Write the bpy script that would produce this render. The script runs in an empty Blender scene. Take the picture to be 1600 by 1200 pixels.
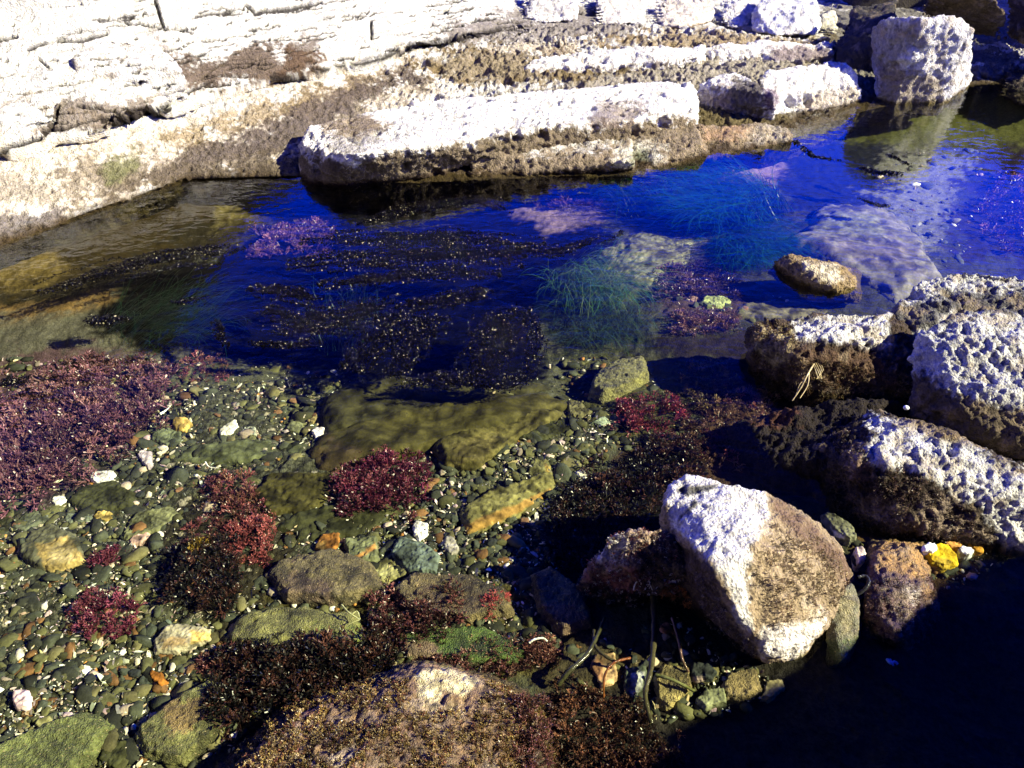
import bpy, bmesh, math, random
import numpy as np
from mathutils import Vector, Matrix
R = math.radians
SC = bpy.context.scene
COL = SC.collection

# ------------------------------------------------------------------ camera
CAM_H, PITCH, LENS = 2.2, 38.0, 28.0
cam_d = bpy.data.cameras.new('camera'); cam = bpy.data.objects.new('camera', cam_d); COL.objects.link(cam)
cam.location = (0, 0, CAM_H); cam.rotation_euler = (R(90 - PITCH), 0, 0)
cam_d.lens = LENS; cam_d.sensor_width = 36; cam_d.clip_start = .02; cam_d.clip_end = 600
SC.camera = cam
# ------------------------------------------------------------------ light
SUN_EL, SUN_AZ = 33.0, -12.0          # azimuth measured from +X towards +Y
w = bpy.data.worlds.new('World'); SC.world = w; w.use_nodes = True
nt = w.node_tree; bg = nt.nodes['Background']
sky = nt.nodes.new('ShaderNodeTexSky'); sky.sky_type = 'NISHITA'; sky.sun_disc = False
sky.sun_elevation = R(SUN_EL); sky.sun_rotation = R(90 - SUN_AZ); sky.air_density = 1.0; sky.dust_density = 0.0; sky.ozone_density = 6.0
hs = nt.nodes.new('ShaderNodeHueSaturation'); hs.inputs['Saturation'].default_value = 1.7; hs.inputs['Hue'].default_value = .515
nt.links.new(sky.outputs[0], hs.inputs['Color']); 
tn = nt.nodes.new('ShaderNodeMix'); tn.data_type = 'RGBA'; tn.blend_type = 'MULTIPLY'; tn.inputs[0].default_value = 1; tn.inputs[7].default_value = (.07, .60, 3.4, 1)
# a deep, polarised looking sky: bright towards the horizon, falling to dark overhead
tc = nt.nodes.new('ShaderNodeTexCoord'); sx = nt.nodes.new('ShaderNodeSeparateXYZ'); rp_ = nt.nodes.new('ShaderNodeValToRGB')
nt.links.new(tc.outputs['Generated'], sx.inputs[0]); nt.links.new(sx.outputs['Z'], rp_.inputs[0]); cr_ = rp_.color_ramp
cr_.elements[0].position = .38; cr_.elements[0].color = (1, 1, 1, 1); cr_.elements[1].position = .85; cr_.elements[1].color = (.03, .03, .03, 1)
e_ = cr_.elements.new(.20); e_.color = (.1, .1, .1, 1); e_ = cr_.elements.new(.33); e_.color = (.8, .8, .8, 1); e_ = cr_.elements.new(.56); e_.color = (.38, .38, .38, 1); e_ = cr_.elements.new(.68); e_.color = (.13, .13, .13, 1)
t2 = nt.nodes.new('ShaderNodeMix'); t2.data_type = 'RGBA'; t2.blend_type = 'MULTIPLY'; t2.inputs[0].default_value = 1
nt.links.new(hs.outputs[0], tn.inputs[6]); nt.links.new(tn.outputs[2], t2.inputs[6]); nt.links.new(rp_.outputs[0], t2.inputs[7]); nt.links.new(t2.outputs[2], bg.inputs['Color'])
bg.inputs['Strength'].default_value = 0.145
sl = bpy.data.lights.new('sun', 'SUN'); sl.energy = 5.0; sl.angle = R(.5); sl.color = (1, .95, .70)
so = bpy.data.objects.new('sun', sl); COL.objects.link(so)
sd = Vector((math.cos(R(SUN_EL)) * math.cos(R(SUN_AZ)), math.cos(R(SUN_EL)) * math.sin(R(SUN_AZ)), math.sin(R(SUN_EL))))
so.rotation_euler = sd.to_track_quat('Z', 'Y').to_euler(); so.location = (6, -2, 6)
SC.view_settings.view_transform = 'Standard'; SC.view_settings.look = 'None'
SC.view_settings.exposure = 1.4; SC.view_settings.gamma = 1
SC.render.engine = 'CYCLES'
SC.cycles.transparent_max_bounces = 12; SC.cycles.max_bounces = 4; SC.cycles.diffuse_bounces = 1
SC.cycles.glossy_bounces = 2; SC.cycles.sample_clamp_indirect = 4

# ------------------------------------------------------------------ measuring
F = LENS / 36 * 1600; cp, sp = math.cos(R(PITCH)), math.sin(R(PITCH))
def P(px, py, z=0.0):
    dx, dy = (px - 800) / F, (600 - py) / F
    d = (dx, cp + dy * sp, -sp + dy * cp); t = (z - CAM_H) / d[2]
    return Vector((d[0] * t, d[1] * t, z))
def proj(co):
    dep = co[:, 1] * cp + (CAM_H - co[:, 2]) * sp
    up = co[:, 1] * sp - (CAM_H - co[:, 2]) * cp
    dep = np.where(dep < .05, .05, dep)
    return 800 + F * co[:, 0] / dep, 600 - F * up / dep
def mpp(px, py, z=0):                 # metres per photo pixel there
    p = P(px, py, z); return (p - Vector((0, 0, CAM_H))).length / F
# ------------------------------------------------------------------ noise
_rs = np.random.RandomState(7); _perm = _rs.permutation(4096).astype(np.int64)
_g = _rs.normal(size=(4096, 3)); _g /= np.linalg.norm(_g, axis=1)[:, None]
def _h(ix, iy, iz): return _perm[(_perm[(_perm[ix & 4095] + iy) & 4095] + iz) & 4095]
def perlin(p):
    i = np.floor(p).astype(np.int64); f = p - i; u = f * f * f * (f * (f * 6 - 15) + 10); r = 0
    for a in (0, 1):
        for b in (0, 1):
            for c in (0, 1):
                g = _g[_h(i[:, 0] + a, i[:, 1] + b, i[:, 2] + c)]
                d = (g * (f - (a, b, c))).sum(1)
                wt = (u[:, 0] if a else 1 - u[:, 0]) * (u[:, 1] if b else 1 - u[:, 1]) * (u[:, 2] if c else 1 - u[:, 2])
                r = r + d * wt
    return r * 1.6
def fbm(p, s, oct=4, seed=0, ridge=False):
    q = np.asarray(p) * s + seed * 13.7; a, r, t = 1.0, 0, 0
    for k in range(oct):
        n = perlin(q)
        if ridge: n = 1 - 2 * np.abs(n)
        r = r + a * n; t += a; a *= .5; q = q * 2.03 + 5.1
    return r / t
def worley(p, s, seed=0, jit=1.0):
    q = np.asarray(p) * s + seed * 7.3; i = np.floor(q).astype(np.int64); f1 = np.full(len(q), 9.0); f2 = f1.copy(); idn = np.zeros(len(q), np.int64)
    for a in (-1, 0, 1):
        for b in (-1, 0, 1):
            for c in (-1, 0, 1):
                h = _h(i[:, 0] + a, i[:, 1] + b, i[:, 2] + c)
                o = .5 + .5 * jit * _g[h] * .9
                d = np.linalg.norm(i + (a, b, c) + o - q, axis=1)
                m = d < f1; f2 = np.where(m, f1, np.minimum(f2, d)); f1 = np.where(m, d, f1); idn = np.where(m, h, idn)
    return f1, f2, idn
def sstep(a, b, x):
    t = np.clip((x - a) / (b - a), 0, 1); return t * t * (3 - 2 * t)
def polysd(px, py, poly):             # signed distance in photo pixels, positive inside
    d = np.full(len(px), 1e9); ins = np.zeros(len(px), bool); n = len(poly)
    for k in range(n):
        ax, ay = poly[k]; bx, by = poly[(k + 1) % n]
        ex, ey = bx - ax, by - ay; t = np.clip(((px - ax) * ex + (py - ay) * ey) / (ex * ex + ey * ey + 1e-9), 0, 1)
        d = np.minimum(d, np.hypot(px - ax - t * ex, py - ay - t * ey))
        if ay != by:
            c = ((ay > py) != (by > py)) & (px < (bx - ax) * (py - ay) / (by - ay) + ax); ins ^= c
    return np.where(ins, d, -d)
# ------------------------------------------------------------------ object bookkeeping
def tag(o, label=None, cat=None, group=None, kind=None):
    if label: o['label'] = label
    if cat: o['category'] = cat
    if group: o['group'] = group
    if kind: o['kind'] = kind
    return o
def mesh_obj(name, V, Fc, mat, colr=None, parent=None, smooth=True, origin=None, cent=True):
    """V nx3, Fc mx3 / mx4 array (or list of arrays)"""
    V = np.asarray(V, dtype=np.float64)
    if parent is not None: origin = np.array(parent.location)
    elif origin is None: origin = np.array([V[:, 0].mean(), V[:, 1].mean(), V[:, 2].min()]) if cent else np.zeros(3)
    me = bpy.data.meshes.new(name); fl = Fc if isinstance(Fc, list) else [Fc]
    fl = [np.asarray(f, dtype=np.int32) for f in fl if len(f)]
    nf = sum(len(f) for f in fl); tot = np.concatenate([np.full(len(f), f.shape[1], np.int32) for f in fl])
    me.vertices.add(len(V)); me.vertices.foreach_set('co', (V - origin).astype(np.float32).ravel())
    loops = np.concatenate([f.ravel() for f in fl]); me.loops.add(len(loops)); me.loops.foreach_set('vertex_index', loops)
    me.polygons.add(nf); me.polygons.foreach_set('loop_start', np.concatenate([[0], np.cumsum(tot)[:-1]]).astype(np.int32))
    me.update(calc_edges=True)
    if smooth: me.polygons.foreach_set('use_smooth', np.ones(nf, bool))
    if colr is not None:
        a = me.attributes.new('Col', 'FLOAT_COLOR', 'POINT'); c = np.ones((len(V), 4), np.float32); c[:, :colr.shape[1]] = colr
        a.data.foreach_set('color', c.ravel())
    me.materials.append(mat); o = bpy.data.objects.new(name, me); COL.objects.link(o)
    if parent is not None: o.parent = parent
    else: o.location = origin
    return o
# ------------------------------------------------------------------ materials
def newmat(name):
    m = bpy.data.materials.new(name); m.use_nodes = True; n = m.node_tree; b = n.nodes['Principled BSDF']; return m, n, b
def stone_mat(name, rough=.85, spec=.3, sc=60, var=.5, bump=.5, bdist=.006, speck=None, wet=False):
    m, n, b = newmat(name); L = n.links.new
    at = n.nodes.new('ShaderNodeAttribute'); at.attribute_name = 'Col'
    tc = n.nodes.new('ShaderNodeNewGeometry')
    n1 = n.nodes.new('ShaderNodeTexNoise'); n1.inputs['Scale'].default_value = sc; n1.inputs['Detail'].default_value = 6; n1.inputs['Roughness'].default_value = .7
    L(tc.outputs['Position'], n1.inputs['Vector'])
    mr = n.nodes.new('ShaderNodeMapRange'); mr.inputs['From Min'].default_value = .3; mr.inputs['From Max'].default_value = .7
    mr.inputs['To Min'].default_value = 1 - var; mr.inputs['To Max'].default_value = 1 + var
    L(n1.outputs['Fac'], mr.inputs['Value'])
    mx = n.nodes.new('ShaderNodeVectorMath'); mx.operation = 'SCALE'; L(at.outputs['Color'], mx.inputs[0]); L(mr.outputs[0], mx.inputs['Scale'])
    src = mx.outputs[0]
    vo = n.nodes.new('ShaderNodeTexVoronoi'); vo.inputs['Scale'].default_value = sc * 2.2; L(tc.outputs['Position'], vo.inputs['Vector'])
    if speck:
        r2 = n.nodes.new('ShaderNodeMapRange'); r2.inputs['From Min'].default_value = speck[0]; r2.inputs['From Max'].default_value = speck[0] + .12
        n2 = n.nodes.new('ShaderNodeTexNoise'); n2.inputs['Scale'].default_value = sc * 1.7; n2.inputs['Detail'].default_value = 3; L(tc.outputs['Position'], n2.inputs['Vector'])
        L(n2.outputs['Fac'], r2.inputs['Value'])
        m2 = n.nodes.new('ShaderNodeMix'); m2.data_type = 'RGBA'; L(r2.outputs[0], m2.inputs[0]); L(src, m2.inputs[6]); m2.inputs[7].default_value = (*speck[1], 1); src = m2.outputs[2]
    L(src, b.inputs['Base Color'])
    b.inputs['Roughness'].default_value = rough; b.inputs['Specular IOR Level'].default_value = spec
    ad = n.nodes.new('ShaderNodeMath'); ad.operation = 'ADD'; L(n1.outputs['Fac'], ad.inputs[0])
    mu = n.nodes.new('ShaderNodeMath'); mu.operation = 'MULTIPLY'; mu.inputs[1].default_value = .5; L(vo.outputs['Distance'], mu.inputs[0]); L(mu.outputs[0], ad.inputs[1])
    bp = n.nodes.new('ShaderNodeBump'); bp.inputs['Strength'].default_value = bump; bp.inputs['Distance'].default_value = bdist
    L(ad.outputs[0], bp.inputs['Height']); L(bp.outputs[0], b.inputs['Normal'])
    return m
M_ROCK = stone_mat('weathered_rock', .9, .15, 45, .35, .9, .02)
M_TURF = stone_mat('algae_rock', .55, .4, 90, .6, .9, .012, speck=(.62, (.4, .3, .16)))
M_BED = stone_mat('seabed', .85, .03, 70, .5, .7, .008)
M_STONE = stone_mat('submerged_stone', .75, .08, 55, .35, .45, .004)
M_LEAF = stone_mat('seaweed', .35, .5, 120, .4, .0, .001)
M_KELP = stone_mat('wet_kelp', .09, .22, 150, .5, .4, .002)
m, n, b = newmat('water')
out = n.nodes['Material Output']; n.nodes.remove(b); L = n.links.new
tr = n.nodes.new('ShaderNodeBsdfTransparent'); tr.inputs[0].default_value = (.94, .95, .84, 1)
gl = n.nodes.new('ShaderNodeBsdfGlossy'); gl.inputs['Roughness'].default_value = .02; gl.inputs[0].default_value = (1, 1, 1, 1)
# reflectance by the angle of view (Schlick), the same from both sides of the surface
vd = n.nodes.new('ShaderNodeVectorMath'); vd.operation = 'DOT_PRODUCT'; ab = n.nodes.new('ShaderNodeMath'); ab.operation = 'ABSOLUTE'
om = n.nodes.new('ShaderNodeMath'); om.operation = 'SUBTRACT'; om.inputs[0].default_value = 1; om.use_clamp = True; pw_ = n.nodes.new('ShaderNodeMath'); pw_.operation = 'POWER'; pw_.inputs[1].default_value = 5.0
fr = n.nodes.new('ShaderNodeMapRange'); fr.inputs['To Min'].default_value = .007; fr.inputs['To Max'].default_value = 1
mi = n.nodes.new('ShaderNodeMixShader'); ge = n.nodes.new('ShaderNodeNewGeometry')
mp = n.nodes.new('ShaderNodeMapping'); mp.inputs['Scale'].default_value = (1, 1.6, 1); L(ge.outputs['Position'], mp.inputs['Vector'])
nz = n.nodes.new('ShaderNodeTexNoise'); nz.inputs['Scale'].default_value = 9; nz.inputs['Detail'].default_value = 3; nz.inputs['Distortion'].default_value = .6; L(mp.outputs[0], nz.inputs['Vector'])
bp = n.nodes.new('ShaderNodeBump'); bp.inputs['Strength'].default_value = .25; bp.inputs['Distance'].default_value = .012
L(nz.outputs['Fac'], bp.inputs['Height']); L(bp.outputs[0], gl.inputs['Normal']); L(bp.outputs[0], vd.inputs[0]); L(ge.outputs['Incoming'], vd.inputs[1]); L(vd.outputs['Value'], ab.inputs[0]); L(ab.outputs[0], om.inputs[1]); L(om.outputs[0], pw_.inputs[0]); L(pw_.outputs[0], fr.inputs['Value'])
L(fr.outputs[0], mi.inputs[0]); L(tr.outputs[0], mi.inputs[1]); L(gl.outputs[0], mi.inputs[2]); L(mi.outputs[0], out.inputs['Surface'])
M_WATER = m

# ------------------------------------------------------------------ palette (albedo)
WHITE = (.64, .60, .53); CREAM = (.66, .58, .44); TAN = (.36, .27, .15); SAND = (.42, .36, .25); BROWN = (.13, .085, .045); DBROWN = (.045, .03, .02)
GREYB = (.20, .165, .13); DARK = (.015, .012, .010); OLIVE = (.10, .10, .035); DOLIVE = (.035, .038, .018); GREYG = (.085, .095, .06); RED = (.16, .03, .045); MAROON = (.07, .022, .028)
PURP = (.13, .075, .095); BLACK = (.004, .004, .006); GREEN = (.04, .10, .015); GOLD = (.34, .22, .06); ORANGE = (.32, .12, .025)

def paint(co, base, layers, seed=0, nsc=9.0):
    """base colour plus growth/stain patches with ragged noise edges; layers: (polygon, colour, strength, feather px, raggedness px)"""
    px, py = proj(co); n = fbm(co, nsc, 4, seed); n2 = fbm(co, nsc * 5, 3, seed + 3)
    c = np.tile(np.array(base, float), (len(co), 1)) if np.ndim(base) == 1 else base.copy()
    for ly in layers:
        poly, colr, st, fe, rag = ly
        x0, x1 = min(p[0] for p in poly) - 60, max(p[0] for p in poly) + 60
        y0, y1 = min(p[1] for p in poly) - 60, max(p[1] for p in poly) + 60
        k = np.where((px > x0) & (px < x1) & (py > y0) & (py < y1))[0]
        if not len(k): continue
        s = polysd(px[k], py[k], poly) + (n[k] + .7 * n2[k]) * rag
        m = (sstep(-fe, fe, s) * st)[:, None]
        c[k] = c[k] * (1 - m) + np.array(colr) * m
    return c
# ------------------------------------------------------------------ rock maker
def hull_bm(hulls):
    bm = bmesh.new()
    for pts in hulls:
        vs = [bm.verts.new(P(*p)) for p in pts]
        r = bmesh.ops.convex_hull(bm, input=vs, use_existing_faces=False)
        dead = [g for g in r['geom_interior'] if isinstance(g, bmesh.types.BMVert)]
        if dead: bmesh.ops.delete(bm, geom=dead, context='VERTS')
    return bm
def remesh(bm, vox, smooth=3):
    me = bpy.data.meshes.new('t'); bm.to_mesh(me); bm.free(); o = bpy.data.objects.new('t', me); COL.objects.link(o)
    md = o.modifiers.new('r', 'REMESH'); md.mode = 'VOXEL'; md.voxel_size = vox
    if smooth:
        ms = o.modifiers.new('s', 'SMOOTH'); ms.factor = .5; ms.iterations = smooth
    dg = bpy.context.evaluated_depsgraph_get(); dg.update(); e = o.evaluated_get(dg); m2 = e.to_mesh()
    nv = len(m2.vertices); co = np.empty(nv * 3, np.float32); m2.vertices.foreach_get('co', co); no = np.empty(nv * 3, np.float32); m2.vertex_normals.foreach_get('vector', no)
    nf = len(m2.polygons); q = np.empty(nf * 4, np.int32)
    assert len(m2.loops) == nf * 4; m2.loops.foreach_get('vertex_index', q)
    e.to_mesh_clear(); bpy.data.objects.remove(o); bpy.data.meshes.remove(me)
    return co.reshape(-1, 3).astype(float), no.reshape(-1, 3).astype(float), q.reshape(-1, 4)
def vnormals(V, Q):
    fn = np.cross(V[Q[:, 2]] - V[Q[:, 0]], V[Q[:, 3]] - V[Q[:, 1]]); n = np.zeros_like(V)
    for k in range(4): np.add.at(n, Q[:, k], fn)
    return n / (np.linalg.norm(n, axis=1)[:, None] + 1e-12)
def rough_up(co, no, size, amp=.06, pit=.0, pits=14, fine=.010, strata=0, seed=0, rid=0, topk=.35, hole=0):
    tk = 1 - (1 - topk) * sstep(.45, .85, no[:, 2]) * sstep(-.25, .2, fbm(co, 2.2, 2, seed + 40))
    d = fbm(co, 1.6 / size, 3, seed) * amp * size
    d += fbm(co, 7 / size, 4, seed + 1, ridge=True) * amp * size * .35
    if strata: 
        t = co[:, 2] / strata + fbm(co, 1.5, 2, seed + 5) * 1.2
        d += (np.abs((t % 1) - .5) ** .5 - .5) * strata * .35
    if rid:
        rg = sstep(-.12, .3, fbm(co, 4.5, 3, seed + 14)); an = co * (1, .55, 1.5)
        d -= np.abs(fbm(an, 7, 5, seed + 12)) ** .7 * .05 * rid * tk * (.2 + .8 * rg) * (.6 + 1.1 * sstep(-.2, .4, fbm(co, 9, 2, seed + 15))); d += tk * (fbm(an, 22, 4, seed + 13, ridge=True) - .2) * .03 * rid * rg
    if pit:
        f1, f2, _ = worley(co, pits, seed); msk = sstep(-.1, .25, fbm(co, 2.5 / size, 2, seed + 9))
        d -= tk * pit * (1 - sstep(.15, .55, f1)) * (.08 + .92 * msk)
        f1, f2, _ = worley(co, pits * 2.7, seed + 2); d -= pit * .5 * (1 - sstep(.15, .55, f1)) * (1 - .8 * msk)
    if hole: f1, f2, _ = worley(co * (1, 1, .7), 5.5, seed + 50); d -= hole * (1 - sstep(.14, .3, f1 + .15 * fbm(co, 15, 3, seed + 51))) * (1 - .6 * sstep(.6, .9, no[:, 2]))
    d += fbm(co, 55, 3, seed + 4) * fine
    return co + no * d[:, None]
def rock(name, hulls, vox=.012, label=None, cat='rock', mat=None, base=WHITE, layers=(), band=None, size=.4, seed=0, smooth=3, group=None, low=None, cavity=.7, grain=.25, cr=False, stain=.55, **kw):
    co, no, q = remesh(hull_bm(hulls), vox, smooth)
    V = rough_up(co, no, size, seed=seed, **kw); N = vnormals(V, q)
    c = paint(V, base, layers, seed)
    if band:                            # growth line: darker weed below a ragged height
        z0, colr, zf = band; n_ = fbm(V, 8, 4, seed + 6); m_ = (1 - sstep(z0 - zf, z0 + zf, V[:, 2] + n_ * zf * 1.6))[:, None]
        c = c * (1 - m_) + np.array(colr) * m_
    if low: 
        n_ = fbm(V, 14, 3, seed + 8) * .03; m_ = (1 - sstep(low[0] - .015, low[0] + .015, V[:, 2] + n_))[:, None]; c = c * (1 - m_) + np.array(low[1]) * m_
    if cr: c = cracks(V, N, c)
    if stain: m_ = (sstep(.02, .3, fbm(V, 11, 5, seed + 31)) * stain)[:, None]; c = c * (1 - m_) + np.array((.30, .225, .14)) * m_; m_ = (sstep(.15, .35, fbm(V, 24, 4, seed + 32)) * stain)[:, None]; c = c * (1 - m_) + np.array((.07, .055, .04)) * m_
    uw = (1 - sstep(-.03, .0, V[:, 2]))[:, None] * .75; c = c * (1 - uw) + np.array((.02, .015, .007)) * uw   # weed film below the waterline
    g = fbm(V, 30, 4, seed + 7); c = c * (1 + grain * g * 1.6)[:, None]
    c = np.clip(c, .002, .85)
    o = mesh_obj(name, V, q, mat or M_ROCK, c)
    tag(o, label, cat, group); o_data[o.name] = (V, N, q, c)
    return o
o_data = {}
rng = np.random.RandomState(11); random.seed(5)
# ------------------------------------------------------------------ seabed
_ctl = [(-300,1250,-.1),(0,1150,-.08),(0,900,-.14),(0,650,-.2),(-300,700,-.2),(100,480,-.2),(300,700,-.18),(300,1000,-.12),(500,800,-.14),(500,540,-.34),(700,480,-.4),(700,360,-.34),(900,560,-.25),(800,750,-.14),
        (800,950,-.1),(1000,1050,-.07),(1150,1100,-.05),(1100,400,-.22),(1000,300,-.3),(1300,240,-.34),(1350,430,-.16),(1550,300,-.34),(1000,700,-.17),(1200,700,-.13),(1300,900,-.05),(1450,900,-.03),
        (1550,1100,-.12),(300,400,-.25),(100,420,-.2),(1100,500,-.14),(500,1100,-.1),(1900,500,-.25),(1900,1000,-.12),(600,650,-.16),(1450,180,-.25),(1560,130,-.1)]
_cw = np.array([P(*c) for c in _ctl]); 
def floor_z(x, y):
    x = np.atleast_1d(x); y = np.atleast_1d(y); num = 0; den = 0
    for c in _cw:
        wt = 1 / ((x - c[0]) ** 2 + (y - c[1]) ** 2 + .02) ** 1.5
        num = num + wt * c[2]; den = den + wt
    return num / den
def G(px, py, dz=0.0):
    z = -.15
    for _ in range(4): p = P(px, py, z); z = float(floor_z(p.x, p.y)[0])
    p = P(px, py, z); return Vector((p.x, p.y, z + dz))
ys = [-25, -12, -6, -3, -1.5, -.6, 0, .35]; y = .6
while y < 10.5: ys.append(y); y *= 1.0037
ys += [10.8, 11.5, 13, 16, 22, 35, 60, 110]; ys = np.array(ys)
us = np.linspace(-1, 1, 821); ue = 1 + np.array([.03, .1, .25, .6, 1.5, 4, 12]); us = np.concatenate([-ue[::-1], us, ue])
wy = .85 * np.clip(ys, .3, None) + .55
X = us[None, :] * wy[:, None]; Y = np.repeat(ys[:, None], len(us), 1)
co = np.stack([X.ravel(), Y.ravel(), np.zeros(X.size)], 1); co[:, 2] = floor_z(co[:, 0], co[:, 1])
co[:, 2] += fbm(co, 2.2, 3, 1) * .04 + fbm(co, 11, 4, 2, ridge=True) * .012 + fbm(co, 60, 2, 3) * .004
nr, nc = X.shape; ii = (np.arange(nr - 1)[:, None] * nc + np.arange(nc - 1)[None, :]).ravel(); Q = np.stack([ii, ii + 1, ii + nc + 1, ii + nc], 1)
BLK = [(340,300),(460,285),(780,300),(930,330),(980,380),(960,430),(870,440),(830,520),(860,600),(760,625),(640,605),(520,590),(400,575),(250,555),(130,510),(200,440),(330,400),(420,350)]
BEDL = [
 ([(-200,300),(300,270),(500,285),(480,340),(330,400),(150,470),(-200,560)], (.028,.02,.007), 1, 20, 30),
 ([(-100,470),(120,440),(260,400),(300,330),(420,330),(430,370),(200,480),(30,520)], (.02,.017,.010), .85, 14, 60),
 ([(0,400),(40,380),(110,420),(40,450),(-40,440)], (.14,.10,.03), .8, 14, 30),
 ([(330,290),(430,300),(420,340),(340,350)], (.16,.13,.05), .7, 14, 30),
 ([(-60,480),(60,478),(180,455),(200,470),(90,500),(-60,530)], (.2,.12,.04), .7, 8, 14),
 ([(-60,500),(200,480),(330,560),(200,620),(-60,640)], (.09,.085,.06), .9, 14, 30),
 ([(350,400),(470,345),(560,340),(520,390),(380,430)], (.24,.17,.2), .9, 16, 30),
 (BLK, (.0015,.0015,.002), 1, 14, 30),
 ([(760,300),(900,265),(1240,215),(1240,280),(1000,330),(860,350)], (.22,.15,.20), .9, 12, 30),
 ([(820,325),(900,320),(930,350),(850,360)], (.2,.14,.16), .8, 10, 20),
 ([(930,300),(1080,285),(1240,300),(1230,420),(1100,420),(960,350)], (.012,.02,.008), .95, 14, 30),
 ([(980,370),(1100,380),(1100,440),(1010,470),(930,440)], (.2,.19,.12), .95, 14, 26),
 ([(1000,420),(1130,410),(1180,470),(1130,520),(1010,480)], (.06,.035,.04), .8, 14, 40),
 ([(1200,200),(1340,180),(1440,240),(1420,330),(1230,340)], (.008,.010,.016), .97, 14, 50),
 ([(1400,230),(1540,240),(1500,330),(1420,440),(1330,360),(1380,300)], (.15,.15,.12), .9, 14, 60),
 ([(1540,230),(1700,200),(1700,420),(1500,410),(1480,330)], (.02,.015,.024), .95, 14, 60),
 ([(1030,165),(1600,120),(1700,200),(1500,240),(1400,220),(1200,210)], (.07,.075,.02), .9, 10, 30),
 ([(880,430),(1010,450),(1020,540),(880,560),(830,500)], (.02,.03,.012), .85, 14, 40),
 ([(1020,520),(1200,500),(1250,640),(1200,700),(1060,640)], (.012,.008,.01), .9, 14, 30),  # craggy rock's cast shadow painted onto the bed
 ([(880,560),(1120,560),(1130,620),(980,700),(880,640)], (.05,.05,.02), .9, 14, 30),
 ([(1130,620),(1230,620),(1200,760),(1100,820),(960,760),(950,720)], (.06,.035,.025), .9, 14, 50),
 ([(840,790),(950,730),(1050,690),(1100,700),(1050,860),(900,1000),(850,900)], (.005,.005,.005), .96, 14, 40),  # bed blackened to paint in the big boulder's shadow
 ([(430,870),(620,880),(800,900),(850,1000),(860,1060),(600,1070),(350,1060),(330,1000)], (.07,.06,.02), .9, 14, 40),
 ([(240,830),(330,740),(450,760),(470,840),(420,940),(380,1060),(330,1000),(250,900)], (.022,.018,.012), .8, 14, 50),
 ([(900,940),(1150,1000),(1250,1090),(900,1180),(830,1050)], (.045,.035,.02), .8, 14, 40),
 ([(1330,830),(1530,820),(1540,920),(1440,1020),(1340,960)], (.06,.035,.015), .9, 10, 20),
 ([(1180,1000),(1700,900),(1700,1400),(500,1400),(700,1150)], (.02,.018,.016), .9, 20, 30),  # lower right shadow deepened with dark bed colour
 ([(-100,560),(180,545),(270,600),(240,680),(60,790),(-100,800)], (.07,.035,.045), .8, 14, 30),
]
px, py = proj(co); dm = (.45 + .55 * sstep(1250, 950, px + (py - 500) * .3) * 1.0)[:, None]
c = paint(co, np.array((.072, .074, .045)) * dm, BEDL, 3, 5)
f1, f2, idn = worley(co * (1, 1, .2), 34, 4); hv = (idn % 101) / 101.0
px, py = proj(co); gm = sstep(-10, 20, polysd(px, py, [(-200,620),(480,590),(1000,640),(900,760),(830,1000),(300,1180),(-200,1250)]))
cell = (.55 + .9 * hv) * sstep(.0, .22, f2 - f1) + .1
c *= (1 + (cell - 1) * .8 * gm)[:, None]; bright = (hv > .92) & (f2 - f1 > .12) & (gm > .5); c[bright] = c[bright] * .3 + np.array((.4, .36, .25)) * .7
co[:, 2] += gm * (f2 - f1) * .006
c *= (1 + .5 * fbm(co, 24, 4, 9))[:, None]
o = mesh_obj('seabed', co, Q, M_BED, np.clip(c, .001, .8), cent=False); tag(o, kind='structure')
# ------------------------------------------------------------------ water
V = np.array([(-120, -25, 0), (120, -25, 0), (120, 110, 0), (-120, 110, 0)]); tag(mesh_obj('water', V, np.array([[0, 1, 2, 3]]), M_WATER, cent=False), kind='structure')

# ------------------------------------------------------------------ bank: one sheet swept along the shore, then separate ledges and blocks on it
CRK = [([(0,60),(25,58)],4),([(45,75),(70,66)],5),([(90,62),(130,62),(165,53)],4),([(195,33),(250,42),(300,50)],2.5),([(243,0),(249,20),(256,42)],3),([(385,8),(400,20),(440,12),(500,3)],4),([(0,234),(30,224),(62,214)],5),
       ([(66,205),(100,200),(140,188),(205,176),(262,162)],3.5),([(205,172),(225,176),(262,163)],5),([(195,132),(228,130)],2.5),([(425,119),(480,117),(520,106),(600,87),(640,76)],5),([(640,69),(700,63),(780,45)],5),([(580,30),(581,60)],2.5),
       ([(330,12),(370,15)],2),([(700,20),(760,8)],2),([(70,210),(85,190),(90,165)],4),([(120,165),(180,172),(205,185)],3),([(160,190),(190,182)],4),([(290,145),(330,128)],3),([(60,90),(80,110)],2)]
_r = random.Random(3)
for _ in range(190):
    x_ = _r.uniform(-40, 900); y_ = _r.uniform(-10, 215) * (1 - max(0, x_) / 1000); l_ = _r.choice([5, 8, 12, 30, 60]) * _r.uniform(.6, 1.3); CRK.append(([(x_, y_), (x_ + l_ * .6, y_ - l_ * .06 + _r.uniform(-1, 1)), (x_ + l_, y_ - l_ * .14)], _r.uniform(1.2, 2.0)))
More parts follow.
